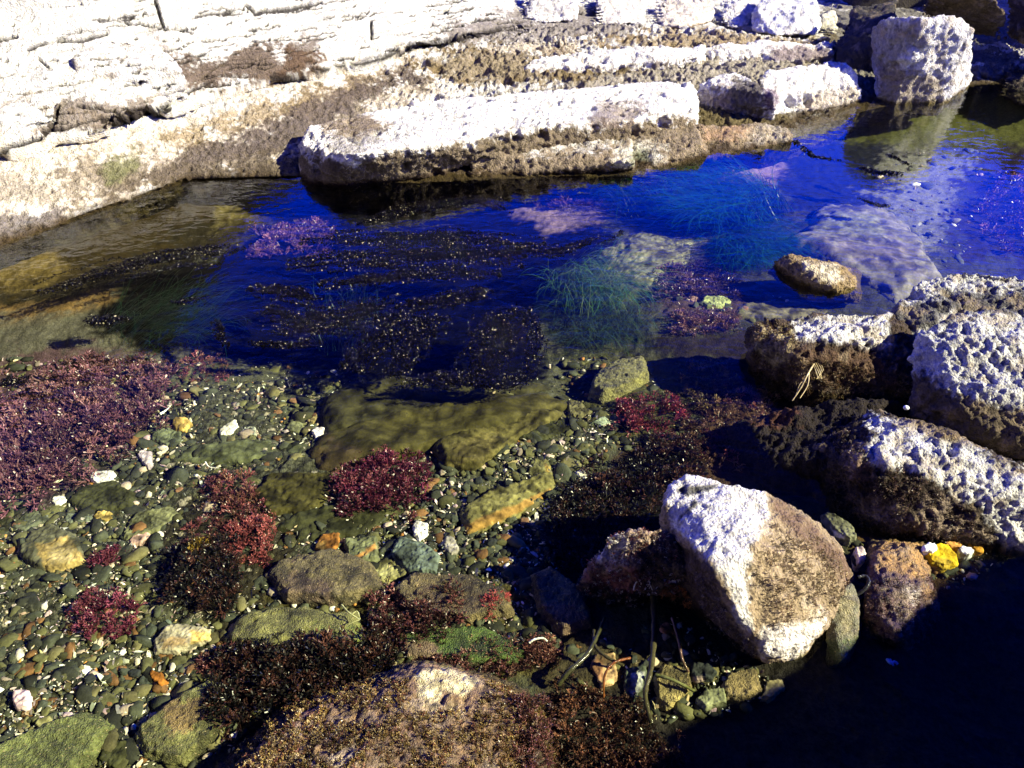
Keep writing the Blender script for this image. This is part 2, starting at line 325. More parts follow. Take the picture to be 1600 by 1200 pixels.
def cracks(V, N, c, depth=.035):       # open joints between the beds: cut into the rock and coloured dark, painting shaded undersides too
    px, py = proj(V); wob = fbm(V, 12, 3, 61) * 5
    for ln, wd in CRK:
        x0, x1 = min(p[0] for p in ln) - 12, max(p[0] for p in ln) + 12; y0, y1 = min(p[1] for p in ln) - 12, max(p[1] for p in ln) + 12
        k = np.where((px > x0) & (px < x1) & (py > y0) & (py < y1) & (V[:, 1] < 8))[0]
        if not len(k): continue
        d = np.full(len(k), 1e9); y_ = py[k] + wob[k]; x_ = px[k]
        for (ax, ay), (bx, by) in zip(ln[:-1], ln[1:]):
            ex, ey = bx - ax, by - ay; t = np.clip(((x_ - ax) * ex + (y_ - ay) * ey) / (ex * ex + ey * ey), 0, 1); d = np.minimum(d, np.hypot(x_ - ax - t * ex, y_ - ay - t * ey))
        m_ = 1 - sstep(wd * .5, wd * 1.1, d); V[k] -= N[k] * (m_ * depth * min(wd, 2.6) / 3)[:, None]; c[k] = c[k] * (1 - m_[:, None] * .93) + np.array((.02, .015, .012)) * m_[:, None] * .9
    return c
# columns of (px, [(py,z) x 8]) : under water, waterline, beach mid, crack foot, crack head, wall mid, wall high, wall top
BK = [(-900, [(760,-.3),(640,0),(560,.14),(400,.28),(392,.36),(230,.62),(80,.86),(-60,1.15)]),
      (-300, [(560,-.3),(490,0),(420,.13),(300,.28),(292,.36),(180,.62),(55,.86),(-70,1.15)]),
      (0, [(440,-.3),(384,0),(320,.13),(236,.28),(229,.34),(120,.60),(20,.86),(-80,1.15)]),
      (150, [(380,-.3),(330,0),(268,.13),(204,.28),(196,.36),(100,.58),(10,.84),(-80,1.1)]),
      (300, [(330,-.3),(278,0),(212,.14),(150,.29),(143,.36),(80,.54),(0,.78),(-80,1.05)]),
      (460, [(325,-.3),(275,.0),(188,.15),(116,.29),(108,.36),(50,.52),(-20,.72),(-80,.95)]),
      (640, [(330,-.3),(287,-.02),(148,.13),(76,.28),(69,.34),(20,.48),(-30,.62),(-80,.8)]),
      (800, [(320,-.3),(280,-.02),(132,.12),(48,.25),(43,.28),(5,.36),(-30,.42),(-60,.5)]),
      (1000, [(310,-.3),(270,-.02),(138,.09),(40,.22),(36,.22),(5,.22),(-20,.23),(-40,.24)]),
      (1200, [(262,-.3),(230,-.02),(128,.07),(62,.16),(56,.16),(10,.16),(-20,.16),(-50,.17)]),
      (1340, [(205,-.3),(176,-.02),(112,.05),(70,.08),(64,.08),(20,.1),(-20,.1),(-50,.12)]),
      (1500, [(170,-.3),(140,-.03),(100,.03),(70,.06),(60,.08),(20,.1),(-20,.12),(-50,.14)]),
      (1700, [(150,-.3),(120,-.02),(90,.04),(60,.1),(50,.13),(0,.3),(-30,.4),(-80,.55)]),
      (2600, [(150,-.3),(120,0),(90,.04),(60,.1),(50,.13),(0,.3),(-30,.4),(-80,.55)])]
K = np.array([[tuple(P(px, a, z)) for a, z in l] for px, l in BK])           # columns x 8 x 3
hx = np.interp([b[0] for b in BK], [-900, 0, 150, 300, 460, 640, 800, 1000], [1.9, 1.6, .8, .35, .25, .25, .2, .02])
K[:, 7] = K[:, 6] + np.stack([hx * 0, .25 + hx * .25, hx], 1)
back = K[:, -1].copy(); back[:, 1] += 30; back[:, 2] += .8; far = back.copy(); far[:, 1] += 80; K = np.concatenate([K, back[:, None], far[:, None]], 1)
def resamp(A, ts, axis):              # smooth (monotone-ish) interpolation along an axis
    A = np.moveaxis(A, axis, 0); n = len(A); i = np.clip(np.floor(ts).astype(int), 0, n - 2); f = (ts - i)[(...,) + (None,) * (A.ndim - 1)]
    return np.moveaxis(A[i] * (1 - f) + A[i + 1] * f, 0, axis)
tcol = []
for k in range(len(BK) - 1):
    m_ = 40 if (BK[k][0] < -350 or BK[k][0] > 1650) else int((BK[k + 1][0] - BK[k][0]) / 1.45)
    tcol += list(k + np.arange(m_) / m_)
tcol.append(len(BK) - 1); tcol = np.array(tcol)
rows = []
for k, m_ in enumerate([36, 70, 90, 10, 90, 60, 50, 14, 6]): rows += list(k + np.arange(m_) / m_)
rows.append(9); rows = np.array(rows, float)
S = resamp(resamp(K, tcol, 0), rows, 1)
for _ in range(14):                   # soften the corners between key columns
    S[1:-1] = (S[:-2] + 2 * S[1:-1] + S[2:]) / 4
nr, nc = S.shape[:2]; co = S.reshape(-1, 3)
ii = (np.arange(nr - 1)[:, None] * nc + np.arange(nc - 1)[None, :]).ravel(); Q = np.stack([ii, ii + nc, ii + nc + 1, ii + 1], 1)
N = vnormals(co, Q); N *= np.where(N[:, 2:3] < 0, -1, 1)
rowi = np.tile(rows, nr)
wallm = sstep(3.6, 4.2, rowi) * sstep(8.2, 7, rowi)
d = fbm(co, .9, 3, 21) * .05 + fbm(co, 4, 4, 22, ridge=True) * .018
# bedding planes of the upper wall: thin dark joints that follow height
lay = co[:, 2] / .135 + fbm(co, .8, 3, 24) * 1.3; fr_ = np.abs((lay % 1) - .5) * 2
gate = sstep(-.12, .15, fbm(co * (1, 1, 3), 1.7, 3, 25)); joint = (1 - sstep(.0, .17, 1 - fr_)) * gate
lay2 = co[:, 2] / .047 + fbm(co, 1.3, 3, 41) * 1.6; joint2 = (1 - sstep(0, .3, 1 - np.abs((lay2 % 1) - .5) * 2)) * sstep(.05, .3, fbm(co * (1, 1, 3), 2.6, 3, 42))
d -= wallm * (joint * .06 + joint2 * .03); d += wallm * (lay % 1 - .5) * .03
f1, f2, _ = worley(co * (1, 1, 1.6), 15, 26); d -= (1 - sstep(.12, .5, f1)) * .014 * (1 - .4 * wallm) 
f1, f2, _ = worley(co, 40, 27); d -= (1 - sstep(.12, .5, f1)) * .005
crackm = np.exp(-((rowi - 3.75) / .28) ** 2) * sstep(-.25, .15, fbm(co, 1.6, 2, 28)); d -= crackm * .13
d += fbm(co, 40, 3, 29) * .006
lowm = (1 - wallm) * sstep(.8, 1.6, rowi); px_, py_ = proj(co); rgm = lowm * (.25 + .75 * sstep(520, 760, px_)); d -= rgm * (np.abs(fbm(co * (1, 1, 1.5), 7, 4, 51)) ** .6 * .07 - .03); d += rgm * (fbm(co, 19, 4, 52, ridge=True) - .2) * .022
f1, f2, _ = worley(co * (1, 1, .7), 5, 53); d -= lowm * sstep(560, 700, px_) * .08 * (1 - sstep(.15, .32, f1 + .15 * fbm(co, 15, 3, 54)))
V = co + N * (d * sstep(9, 8, rowi))[:, None]
LAY = [
 ([(120,330),(520,290),(700,180),(1000,60),(1300,60),(1300,150),(1240,230),(900,290),(480,330),(100,380)], (.30,.24,.15), .75, 12, 60),
 ([(85,260),(280,235),(420,200),(440,160),(640,105),(690,120),(620,150),(560,190),(470,225),(420,275),(260,290),(110,300)], (.30,.235,.15), .8, 10, 46),
 ([(250,215),(400,165),(560,120),(640,112),(600,140),(440,185),(300,225)], (.36,.25,.10), .7, 7, 26),
 ([(400,200),(500,150),(640,105),(660,125),(560,165),(510,205),(440,240),(330,262),(200,290),(240,262)], (.17,.13,.105), .85, 9, 30),
 ([(160,272),(270,255),(480,240),(490,275),(300,295),(180,300)], (.19,.145,.09), .75, 9, 36),
 ([(160,250),(210,235),(225,262),(170,285)], (.22,.22,.09), .8, 8, 20),
 ([(245,75),(285,95),(420,70),(440,90),(500,75),(490,112),(430,122),(300,140),(262,120)], (.13,.075,.04), .9, 7, 30),
 ([(230,45),(262,60),(280,110),(300,140),(262,120)], (.2,.13,.08), .6, 8, 24),
 ([(460,62),(500,55),(500,112),(440,118)], (.15,.09,.05), .8, 7, 20),
 ([(690,45),(800,15),(980,8),(1000,60),(820,70),(700,70)], (.15,.10,.075), .7, 8, 40),
 ([(85,155),(240,155),(235,180),(120,210),(60,205)], (.22,.155,.10), .8, 6, 26),
 ([(-40,340),(90,325),(120,360),(40,390),(-60,400)], (.16,.13,.12), .8, 8, 26),
 ([(-40,270),(30,280),(110,300),(60,320),(-40,310)], (.4,.33,.24), .6, 8, 30),
 ([(640,95),(760,70),(900,90),(1000,110),(860,135),(700,130)], (.26,.18,.07), .85, 8, 30),
 ([(900,60),(1100,45),(1300,60),(1300,85),(1000,80)], (.38,.27,.13), .8, 6, 22),
 ([(640,260),(800,245),(1000,230),(1230,205),(1250,225),(1000,270),(700,300)], (.13,.08,.03), .8, 6, 16),
 ([(1030,165),(1180,165),(1250,190),(1100,215)], (.16,.12,.04), .9, 6, 16),
 ([(1280,0),(1420,0),(1600,30),(1600,120),(1450,150),(1290,190)], (.10,.085,.06), .8, 10, 40),  # shelf painted dark where the tall block's shadow lies
]
LAY.insert(0, ([(-50,250),(300,185),(650,90),(720,140),(480,290),(100,350),(-50,385)], (.52,.38,.20), .42, 14, 110))
LAY = [(a, tuple(x * (.62 if max(b_) < .45 else .9) for x in b_), c_, d_, e_) for a, b_, c_, d_, e_ in LAY]
c = paint(V, (.58, .55, .48), LAY, 31, 6)
c = cracks(V, N, c)
hi = (sstep(6.04, 6.12, rowi + fbm(V, 2, 3, 71) * .05) * sstep(1000, 700, px_))[:, None]; c = c * (1 - hi) + np.array((.045, .038, .024)) * hi  # unseen upper wall coloured dark to dull its reflection in the pool
wl = (1 - sstep(-.005, .055, V[:, 2] + fbm(V, 9, 3, 33) * .03))[:, None]; c = c * (1 - wl) + np.array((.05, .033, .014)) * wl
uw = (1 - sstep(-.045, -.005, V[:, 2] + fbm(V, 6, 3, 36) * .02))[:, None]; ol = sstep(.0, .3, fbm(V, 3.5, 4, 37))[:, None]; c = c * (1 - uw) + (np.array((.008, .006, .003)) * (1 - ol) + np.array((.045, .034, .010)) * ol) * uw
c *= (1 - .6 * np.clip(joint + joint2, 0, 1) * wallm)[:, None]
g1 = fbm(V, 26, 4, 34); c *= (1 + .35 * g1)[:, None]
spk = sstep(.28, .5, fbm(V, 45, 3, 35)) * .6; c *= (1 - spk * .6)[:, None]
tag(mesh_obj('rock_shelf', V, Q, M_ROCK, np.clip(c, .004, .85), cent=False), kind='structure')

LB_ = dict(mat=M_ROCK, vox=.0125, pits=26, pit=.022, rid=.9, topk=.08, stain=.12, hole=.07)
brownband = (.115, (.17, .125, .07), .035)
rock('rock_ledge', [
   [(470,292,-.05),(520,296,-.05),(620,290,-.05),(700,278,-.03),(470,236,.1),(466,228,.17),(522,238,.24),(560,242,.26),(640,232,.26),(700,224,.25),(480,198,.2),(560,190,.22),(650,160,.22),(690,215,.1)],
   [(620,285,-.05),(740,268,-.03),(860,255,-.02),(640,235,.25),(740,212,.25),(860,198,.24),(650,158,.22),(800,146,.24),(860,142,.24)],
   [(820,262,-.03),(1000,240,-.02),(1090,215,.0),(850,200,.23),(980,188,.22),(1082,172,.2),(850,145,.24),(940,132,.25),(1078,128,.24),(1095,150,.12)]],
   label='long pale limestone ledge with pitted brown front face, nearest the pool on the far bank', cat='rock ledge', size=.5, seed=1, amp=.05,
   base=(.78,.74,.66), layers=[([(500,180),(560,175),(610,195),(560,215),(500,205)], (.2,.13,.06), .8, 6, 14), ([(520,200),(600,185),(600,225),(545,240),(505,240)], (.1,.07,.04), .5, 6, 16),
   ([(470,242),(560,250),(700,228),(860,200),(1000,190),(1090,185),(1100,260),(800,300),(450,310)], (.13,.093,.05), .95, 7, 26),
   ([(930,160),(1010,160),(990,195),(920,200)], (.2,.15,.12), .8, 7, 20), ([(515,250),(545,250),(545,300),(515,300)], (.06,.045,.03), .7, 6, 12)], low=(.03, (.05,.032,.018)), **LB_)
rock('rock_ledge', [[(730,282,-.04),(860,276,-.04),(990,272,-.04),(740,245,.09),(860,222,.1),(980,205,.11),(990,250,.09)],
   [(960,278,-.04),(1010,272,-.04),(1110,250,-.04),(970,205,.1),(1080,192,.1),(1100,225,.09)],
   [(1080,255,-.04),(1200,238,-.04),(1236,228,-.04),(1080,195,.09),(1180,192,.09),(1228,200,.08),(1236,212,.05)]],
   label='low knobbly barnacle covered apron of rock along the waterline below the long ledge', cat='rock ledge', size=.3, seed=2, amp=.14,
   base=(.22,.17,.11), layers=[([(800,210),(960,200),(950,230),(820,240)], WHITE, .8, 8, 30), ([(960,225),(1040,225),(1030,262),(960,265)], (.66,.62,.5), .8, 8, 22), ([(985,240),(1020,235),(1015,270),(990,270)], (.1,.14,.05), .7, 6, 14),
   ([(1100,200),(1180,195),(1180,215),(1100,225)], (.4,.25,.14), .7, 6, 18), ([(1170,196),(1236,196),(1236,228),(1170,228)], (.5,.44,.34), .6, 8, 20)], low=(.025, (.05,.032,.016)), mat=M_ROCK, vox=.0115, pits=24, pit=.022)
rock('rock_ledge', [[(1085,180,-.02),(1150,192,-.03),(1215,196,-.03),(1092,128,.22),(1130,118,.25),(1185,130,.26),(1210,150,.24),(1150,112,.25)],
   [(1180,196,-.03),(1230,192,-.03),(1310,176,-.03),(1345,160,-.02),(1185,125,.26),(1230,108,.28),(1300,99,.28),(1336,106,.25),(1345,130,.16),(1200,110,.26)]],
   label='broken pale ledge end with dark cleft beside the deep shadow', cat='rock ledge', size=.45, seed=3, amp=.12,
   base=(.78,.74,.66), layers=[([(1150,120),(1190,120),(1200,180),(1130,190),(1110,160)], (.05,.035,.03), .9, 8, 22), ([(1195,140),(1215,140),(1215,170),(1195,170)], (.08,.03,.09), .8, 5, 10), ([(1090,140),(1140,135),(1150,190),(1085,190)], (.3,.23,.18), .75, 7, 22), ([(1255,150),(1345,135),(1340,175),(1250,185)], (.3,.23,.15), .7, 7, 22)], low=(.03,(.05,.035,.02)), **LB_)  # first patch colours the cleft near black
rock('rock_ledge', [[(810,140,.04),(900,138,.04),(1000,130,.03),(1100,116,.03),(830,92,.22),(900,84,.24),(1000,76,.24),(1100,72,.23),(815,112,.18),(900,108,.17),(1090,90,.2)],
   [(1080,120,.02),(1190,108,.02),(1300,100,.02),(1090,74,.22),(1200,66,.22),(1296,68,.2),(1300,88,.14)]],
   label='long low pitted ledge behind the rock pools, ending at the black shadow', cat='rock ledge', size=.4, seed=4, amp=.14,
   base=(.74,.70,.62), layers=[([(1205,72),(1300,72),(1300,98),(1205,98)], (.16,.11,.12), .85, 5, 14), ([(800,115),(1000,108),(1180,95),(1180,130),(800,150)], (.14,.10,.065), .85, 7, 30)], **LB_)
rock('rock_ledge', [[(660,112,.12),(760,112,.12),(900,100,.12),(690,84,.22),(800,66,.26),(900,62,.26),(910,80,.2)]],
   label='small rough brown step in the rock shelf under the weedy upper wall', cat='rock ledge', size=.3, seed=5, amp=.16, base=(.5,.43,.32), layers=[([(690,88),(900,75),(900,112),(680,115)], (.2,.14,.08), .8, 6, 20)], **LB_)
# bedded blocks at the left
rock('rock_block', [[(-60,238,.26),(40,222,.28),(85,206,.28),(-60,80,.66),(30,72,.68),(78,104,.62),(92,150,.52),(88,185,.42),(-60,218,.38)]],
   label='large smooth white rock block at the left edge under the bedded wall', cat='rock', size=.6, seed=6, amp=.035, fine=.006, base=(.72,.69,.62), layers=[], mat=M_ROCK, vox=.014, pits=9, pit=.006, strata=.16, cr=True)
rock('rock_block', [[(115,160,.34),(200,172,.32),(292,158,.32),(118,85,.66),(160,60,.70),(245,68,.64),(288,108,.54),(294,138,.42),(118,140,.48)]],
   label='smooth white jointed block jutting over the dark crack beside the red brown weed', cat='rock', size=.6, seed=7, amp=.035, fine=.006, base=(.72,.69,.62), layers=[], mat=M_ROCK, vox=.014, pits=9, pit=.006, strata=.12, cr=True)
# blocks along the top edge
for k, (nm, pts, lb, cl) in enumerate([
  ('x', [(818,30,.28),(850,38,.26),(905,34,.26),(820,-20,.48),(900,-25,.5),(905,5,.4),(815,10,.36)], 'rounded pale block at the top edge, leftmost of the row on the shelf', (.74,.7,.62)),
  ('x', [(925,38,.24),(1000,40,.22),(1010,30,.22),(930,-25,.46),(1000,-30,.46),(1012,0,.36)], 'pale block with brown stain at the top edge, second of the row on the shelf', (.72,.66,.56)),
  ('x', [(1015,42,.2),(1060,44,.2),(1118,34,.2),(1020,-8,.36),(1110,-12,.38),(1120,10,.3)], 'low cream coloured block between the dark gaps at the top edge', (.7,.62,.5)),
  ('x', [(1120,38,.18),(1150,45,.17),(1175,40,.17),(1125,0,.33),(1165,-8,.36),(1182,12,.3)], 'small pale block squeezed against the big cut block near the top edge', (.74,.7,.62)),
  ('x', [(1175,48,.16),(1215,58,.15),(1272,54,.15),(1280,40,.16),(1180,8,.36),(1215,16,.33),(1278,12,.36),(1200,-14,.44),(1270,-10,.44)], 'big cut white block with a black left face near the top edge', (.80,.78,.72)),
  ('x', [(1280,52,.12),(1308,54,.12),(1280,24,.22),(1308,20,.22),(1300,14,.22)], 'small yellowish stone at the edge of the black gap', (.6,.56,.42)),
  ]):
    rock('boulder', [pts], label=lb, cat='boulder', size=.35, seed=20 + k, amp=.13, base=cl, layers=[], mat=M_ROCK, vox=.016, smooth=10, pits=16, pit=.014, rid=.6, stain=.25, low=(.2 if k < 5 else 0, (.3, .2, .12)) if k < 3 else None)
# the tall cube shaped boulder at the right
rock('boulder', [[(1372,172,-.08),(1395,182,-.1),(1470,176,-.1),(1508,140,-.05),(1376,100,.2),(1360,40,.5),(1385,28,.62),(1440,30,.66),(1500,34,.62),(1518,48,.56),(1516,90,.3),(1400,60,.45),(1478,66,.42)]],
   label='tall pale block shaped boulder standing in the water at the far end', cat='boulder', size=.6, seed=30, amp=.13, rid=.5, base=(.62,.59,.53),
   layers=[([(1375,95),(1430,108),(1470,120),(1472,180),(1370,190)], (.27,.22,.15), .9, 6, 18), ([(1345,30),(1430,40),(1440,62),(1380,110),(1340,120)], (.14,.12,.10), .7, 8, 18)], low=(.02,(.12,.09,.04)), mat=M_ROCK, vox=.014, pits=18, pit=.012)  # second patch paints the shade on the block's upper left face
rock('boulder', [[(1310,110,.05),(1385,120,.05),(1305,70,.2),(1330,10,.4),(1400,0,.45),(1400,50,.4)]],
   label='dark boulder in shade left of the tall block', cat='boulder', size=.6, seed=31, amp=.1, base=(.05,.045,.04), layers=[], mat=M_ROCK, vox=.02, pits=12, pit=.02)  # base colour darkened to stand for the shade around it
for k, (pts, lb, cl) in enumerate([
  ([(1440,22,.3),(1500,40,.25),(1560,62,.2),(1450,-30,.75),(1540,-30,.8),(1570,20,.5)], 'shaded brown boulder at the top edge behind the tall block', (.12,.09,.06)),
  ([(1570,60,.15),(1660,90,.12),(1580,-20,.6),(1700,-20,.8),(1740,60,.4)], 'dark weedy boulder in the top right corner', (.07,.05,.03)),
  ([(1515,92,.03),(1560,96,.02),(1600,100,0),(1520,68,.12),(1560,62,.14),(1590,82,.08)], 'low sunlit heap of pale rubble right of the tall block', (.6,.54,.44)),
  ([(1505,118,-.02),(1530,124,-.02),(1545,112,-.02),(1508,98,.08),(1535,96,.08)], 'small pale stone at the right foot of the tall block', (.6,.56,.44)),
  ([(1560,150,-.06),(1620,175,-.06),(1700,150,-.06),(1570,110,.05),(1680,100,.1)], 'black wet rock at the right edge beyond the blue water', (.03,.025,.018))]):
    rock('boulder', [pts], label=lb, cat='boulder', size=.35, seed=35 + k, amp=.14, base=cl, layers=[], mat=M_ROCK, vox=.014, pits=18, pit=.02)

# ------------------------------------------------------------------ boulders on the near side
NR = dict(mat=M_ROCK, vox=.0075)
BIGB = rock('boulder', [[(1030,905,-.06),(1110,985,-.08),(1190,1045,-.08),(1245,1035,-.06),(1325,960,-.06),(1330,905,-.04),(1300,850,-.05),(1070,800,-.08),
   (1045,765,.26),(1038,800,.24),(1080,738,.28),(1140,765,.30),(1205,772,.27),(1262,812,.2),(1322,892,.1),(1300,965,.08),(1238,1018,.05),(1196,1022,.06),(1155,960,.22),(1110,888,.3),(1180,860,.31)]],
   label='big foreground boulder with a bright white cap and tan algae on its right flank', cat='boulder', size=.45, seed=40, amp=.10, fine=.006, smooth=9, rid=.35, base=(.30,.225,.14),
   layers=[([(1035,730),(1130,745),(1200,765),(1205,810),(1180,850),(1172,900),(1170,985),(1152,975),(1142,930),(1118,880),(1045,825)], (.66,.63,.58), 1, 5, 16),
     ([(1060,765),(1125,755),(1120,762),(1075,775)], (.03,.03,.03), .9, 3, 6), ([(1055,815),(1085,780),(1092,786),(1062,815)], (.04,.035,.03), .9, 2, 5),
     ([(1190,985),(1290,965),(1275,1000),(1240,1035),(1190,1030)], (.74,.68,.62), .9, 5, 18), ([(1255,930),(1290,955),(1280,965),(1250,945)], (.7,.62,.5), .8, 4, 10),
     ([(1000,820),(1045,828),(1112,885),(1148,975),(1195,1040),(1120,1060),(1000,960)], (.05,.033,.03), .93, 5, 14), ([(1200,800),(1260,830),(1300,900),(1260,960),(1200,960),(1185,880)], (.36,.27,.17), .7, 10, 60), ([(1210,765),(1330,880),(1330,930),(1300,890),(1200,790)], (.12,.07,.05), .85, 8, 16)],  # first patch here paints the boulder's shaded left face dark
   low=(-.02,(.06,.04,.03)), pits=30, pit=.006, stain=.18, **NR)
BIGB2 = rock('boulder', [[(905,925,-.08),(1010,950,-.08),(1090,930,-.06),(935,860,.12),(950,838,.20),(1005,828,.22),(1040,826,.24),(925,890,.06),(990,885,.14),(1060,880,.16)]],
   label='knobbly white tipped rock adjoining the left foot of the big foreground boulder', cat='rock', size=.25, seed=41, amp=.2, base=(.16,.11,.08),
   layers=[([(930,835),(985,840),(980,885),(935,890)], (.72,.68,.62), .9, 5, 24), ([(985,820),(1045,825),(1010,855),(975,870)], (.5,.36,.24), .7, 5, 20), ([(920,880),(1000,885),(1000,930),(920,925)], (.22,.07,.06), .7, 8, 24), ([(990,860),(1090,870),(1090,950),(1000,940)], (.02,.015,.012), .8, 8, 20)],  # last patch paints the shade at the boulder's foot
   pits=40, pit=.012, **NR)
MOUND = rock('boulder', [[(300,1230,-.14),(350,1175,-.12),(430,1110,-.1),(560,1055,-.1),(650,1035,-.1),(760,1048,-.1),(860,1100,-.12),(900,1200,-.14),(700,1400,-.15),(250,1400,-.15),
    (400,1190,.03),(470,1120,.02),(600,1072,.01),(665,1050,.03),(740,1062,.02),(820,1130,.03),(600,1150,.07),(520,1250,.08),(750,1220,.06),(400,1330,.05),(840,1300,0)]],
   label='broad rounded boulder covered in red brown turf at the bottom edge, breaking the surface', cat='boulder', size=.5, seed=42, amp=.05, base=(.19,.115,.055), mat=M_TURF, vox=.0065,
   layers=[([(650,1048),(700,1042),(745,1065),(725,1085),(690,1080),(680,1110),(655,1085)], (.66,.56,.30), .95, 4, 10), ([(340,1180),(450,1110),(560,1060),(560,1085),(450,1140),(380,1200)], (.14,.04,.035), .8, 8, 26),
    ([(780,1080),(900,1110),(920,1250),(820,1250)], (.07,.035,.028), .85, 14, 40), ([(640,1100),(720,1100),(720,1120),(650,1125)], (.4,.3,.16), .6, 6, 18), ([(510,1190),(560,1150),(570,1165),(530,1215)], (.5,.4,.26), .7, 4, 10), ([(560,1120),(700,1130),(640,1180),(540,1170)], (.09,.05,.035), .6, 10, 40)],
   pits=26, pit=.006, fine=.016, grain=.9)
CRAG = rock('boulder', [[(1170,590,-.1),(1250,640,-.1),(1390,640,-.08),(1440,560,-.08),(1180,515,.1),(1185,545,.08),(1215,505,.14),(1300,490,.17),(1388,488,.18),(1420,520,.14),(1300,535,.18),(1240,545,.16),(1400,600,.06),(1430,610,.03),(1255,585,.06)]],
   label='craggy white topped rock with a brown weedy side, left end of the right bank', cat='boulder', size=.4, seed=43, amp=.14, base=(.05,.034,.022),
   layers=[([(1235,505),(1300,488),(1392,487),(1385,545),(1340,540),(1290,532),(1245,530)], (.56,.54,.49), 1, 5, 20), ([(1180,500),(1235,510),(1240,560),(1210,575),(1180,550)], (.34,.28,.13), .9, 5, 20), ([(1240,535),(1420,560),(1400,600),(1240,590)], (.10,.058,.035), .7, 6, 26)],
   pits=62, pit=.005, rid=1, **NR)
rock('boulder', [[(1380,560,-.1),(1400,620,-.1),(1640,560,-.1),(1400,500,.12),(1395,490,.15),(1440,440,.2),(1500,424,.24),(1560,428,.24),(1640,436,.25),(1640,500,.2),(1440,505,.16),(1500,560,.05)],
   [(1180+240,660,-.05),(1640,760,-.08),(1640,560,-.1),(1425,560,.16),(1440,530,.22),(1480,500,.28),(1540,486,.3),(1640,478,.33),(1640,600,.26),(1640,700,.1),(1430,600,.12),(1500,640,.14),(1560,680,.1),(1440,650,.0)]],
   label='large craggy grey white outcrop at the right edge, split by a diagonal shaded gully', cat='boulder', size=.5, seed=44, amp=.11, fine=.012, base=(.5,.49,.46),
   layers=[([(1380,480),(1480,455),(1640,455),(1640,490),(1500,490),(1430,520),(1400,520)], (.06,.055,.055), .9, 6, 20), ([(1420,585),(1500,615),(1640,650),(1640,760),(1500,720),(1400,650)], (.07,.048,.025), .95, 8, 30), ([(1390,440),(1440,430),(1420,480),(1380,490)], (.2,.16,.1), .6, 6, 20)],  # first patch paints the gully's shade into the colour
   pits=66, pit=.006, rid=1.15, **NR)
RIDGE = rock('boulder', [[(1240,740,-.08),(1330,830,-.08),(1500,860,-.06),(1610,880,-.06),(1640,760,-.05),(1340,655,.10),(1360,640,.12),(1420,655,.16),(1500,690,.18),(1560,715,.2),(1640,750,.2),(1260,690,.02),(1340,720,.14),(1420,745,.16),(1500,790,.12),(1600,850,.03),(1400,810,.05),(1470,690,.17)]],
   label='low rock with a bright white ridge and black flank, above the yellow stones', cat='boulder', size=.45, seed=45, amp=.12, base=(.035,.025,.018),
   layers=[([(1345,645),(1420,655),(1510,695),(1570,725),(1640,745),(1640,880),(1570,845),(1530,800),(1475,755),(1400,730),(1340,720),(1370,680)], (.56,.54,.50), 1, 6, 26), ([(1310,690),(1345,690),(1360,740),(1330,750)], (.3,.2,.14), .7, 6, 24), ([(1400,640),(1520,680),(1500,700),(1400,665)], (.22,.16,.09), .7, 5, 14),
    ([(1440,770),(1500,790),(1560,850),(1440,840)], (.3,.23,.17), .6, 8, 34)], low=(.0,(.03,.02,.015)), pits=60, pit=.006, rid=1.15, **NR)
rock('boulder', [[(1200,425,-.1),(1260,470,-.12),(1345,475,-.12),(1340,425,-.1),(1212,405,.04),(1232,400,.06),(1270,402,.08),(1312,418,.07),(1334,440,.03),(1300,450,.03),(1240,430,.03),(1262,418,.08)]],
   label='small rounded tan rock poking out of the water beside the submerged flat slab', cat='boulder', size=.25, seed=46, amp=.12, base=(.24,.17,.08),
   layers=[([(1255,408),(1310,415),(1320,440),(1275,440),(1255,425)], (.66,.58,.42), .9, 5, 14), ([(1205,410),(1240,430),(1300,460),(1200,460)], (.09,.06,.03), .8, 6, 14)], pits=40, pit=.008, **NR)
RUSTY = rock('boulder', [[(1350,1000,-.08),(1420,1020,-.08),(1470,960,-.08),(1455,850,-.05),(1360,850,-.05),(1355,950,.03),(1370,870,.045),(1420,850,.04),(1440,930,.06),(1400,990,.05),(1385,900,.06)]],
   label='wet red brown rock with a rusty orange top, left of the yellow stones', cat='rock', size=.2, seed=47, amp=.12, base=(.10,.055,.045), mat=M_TURF, vox=.006,
   layers=[([(1355,835),(1440,840),(1460,900),(1430,905),(1365,890)], (.34,.19,.06), .95, 5, 14), ([(1410,910),(1440,920),(1435,945),(1405,930)], (.6,.52,.45), .7, 4, 12), ([(1430,900),(1465,930),(1455,960)], (.2,.11,.03), .8, 4, 10)], pits=44, pit=.008, fine=.012)
rock('stone', [[(1290,1048,-.07),(1320,1045,-.07),(1344,1000,-.06),(1345,940,-.05),(1290,1000,.0),(1300,950,.05),(1318,918,.08),(1330,912,.08),(1341,945,.06),(1340,990,.03),(1315,1035,0)]],
   label='upright olive green tapering stone wedged against the right foot of the big boulder', cat='stone', size=.15, seed=48, amp=.06, base=(.17,.16,.09), mat=M_TURF, vox=.005,
   layers=[([(1290,1000),(1345,1000),(1340,1050),(1280,1050)], (.06,.09,.02), .8, 6, 14), ([(1310,930),(1330,930),(1330,990),(1315,990)], (.34,.28,.13), .5, 5, 12)], pits=50, pit=.003, fine=.005)
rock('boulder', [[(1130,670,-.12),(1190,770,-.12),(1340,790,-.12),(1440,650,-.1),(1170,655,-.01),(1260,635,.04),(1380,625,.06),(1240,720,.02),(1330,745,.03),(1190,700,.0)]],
   label='low black weedy rock in the shade between the craggy rock and the big boulder', cat='boulder', size=.35, seed=49, amp=.16, base=(.02,.015,.012), layers=[([(1170,590),(1260,600),(1240,660),(1160,670)], (.09,.035,.02), .6, 8, 30)], pits=40, pit=.012, stain=0, **NR)
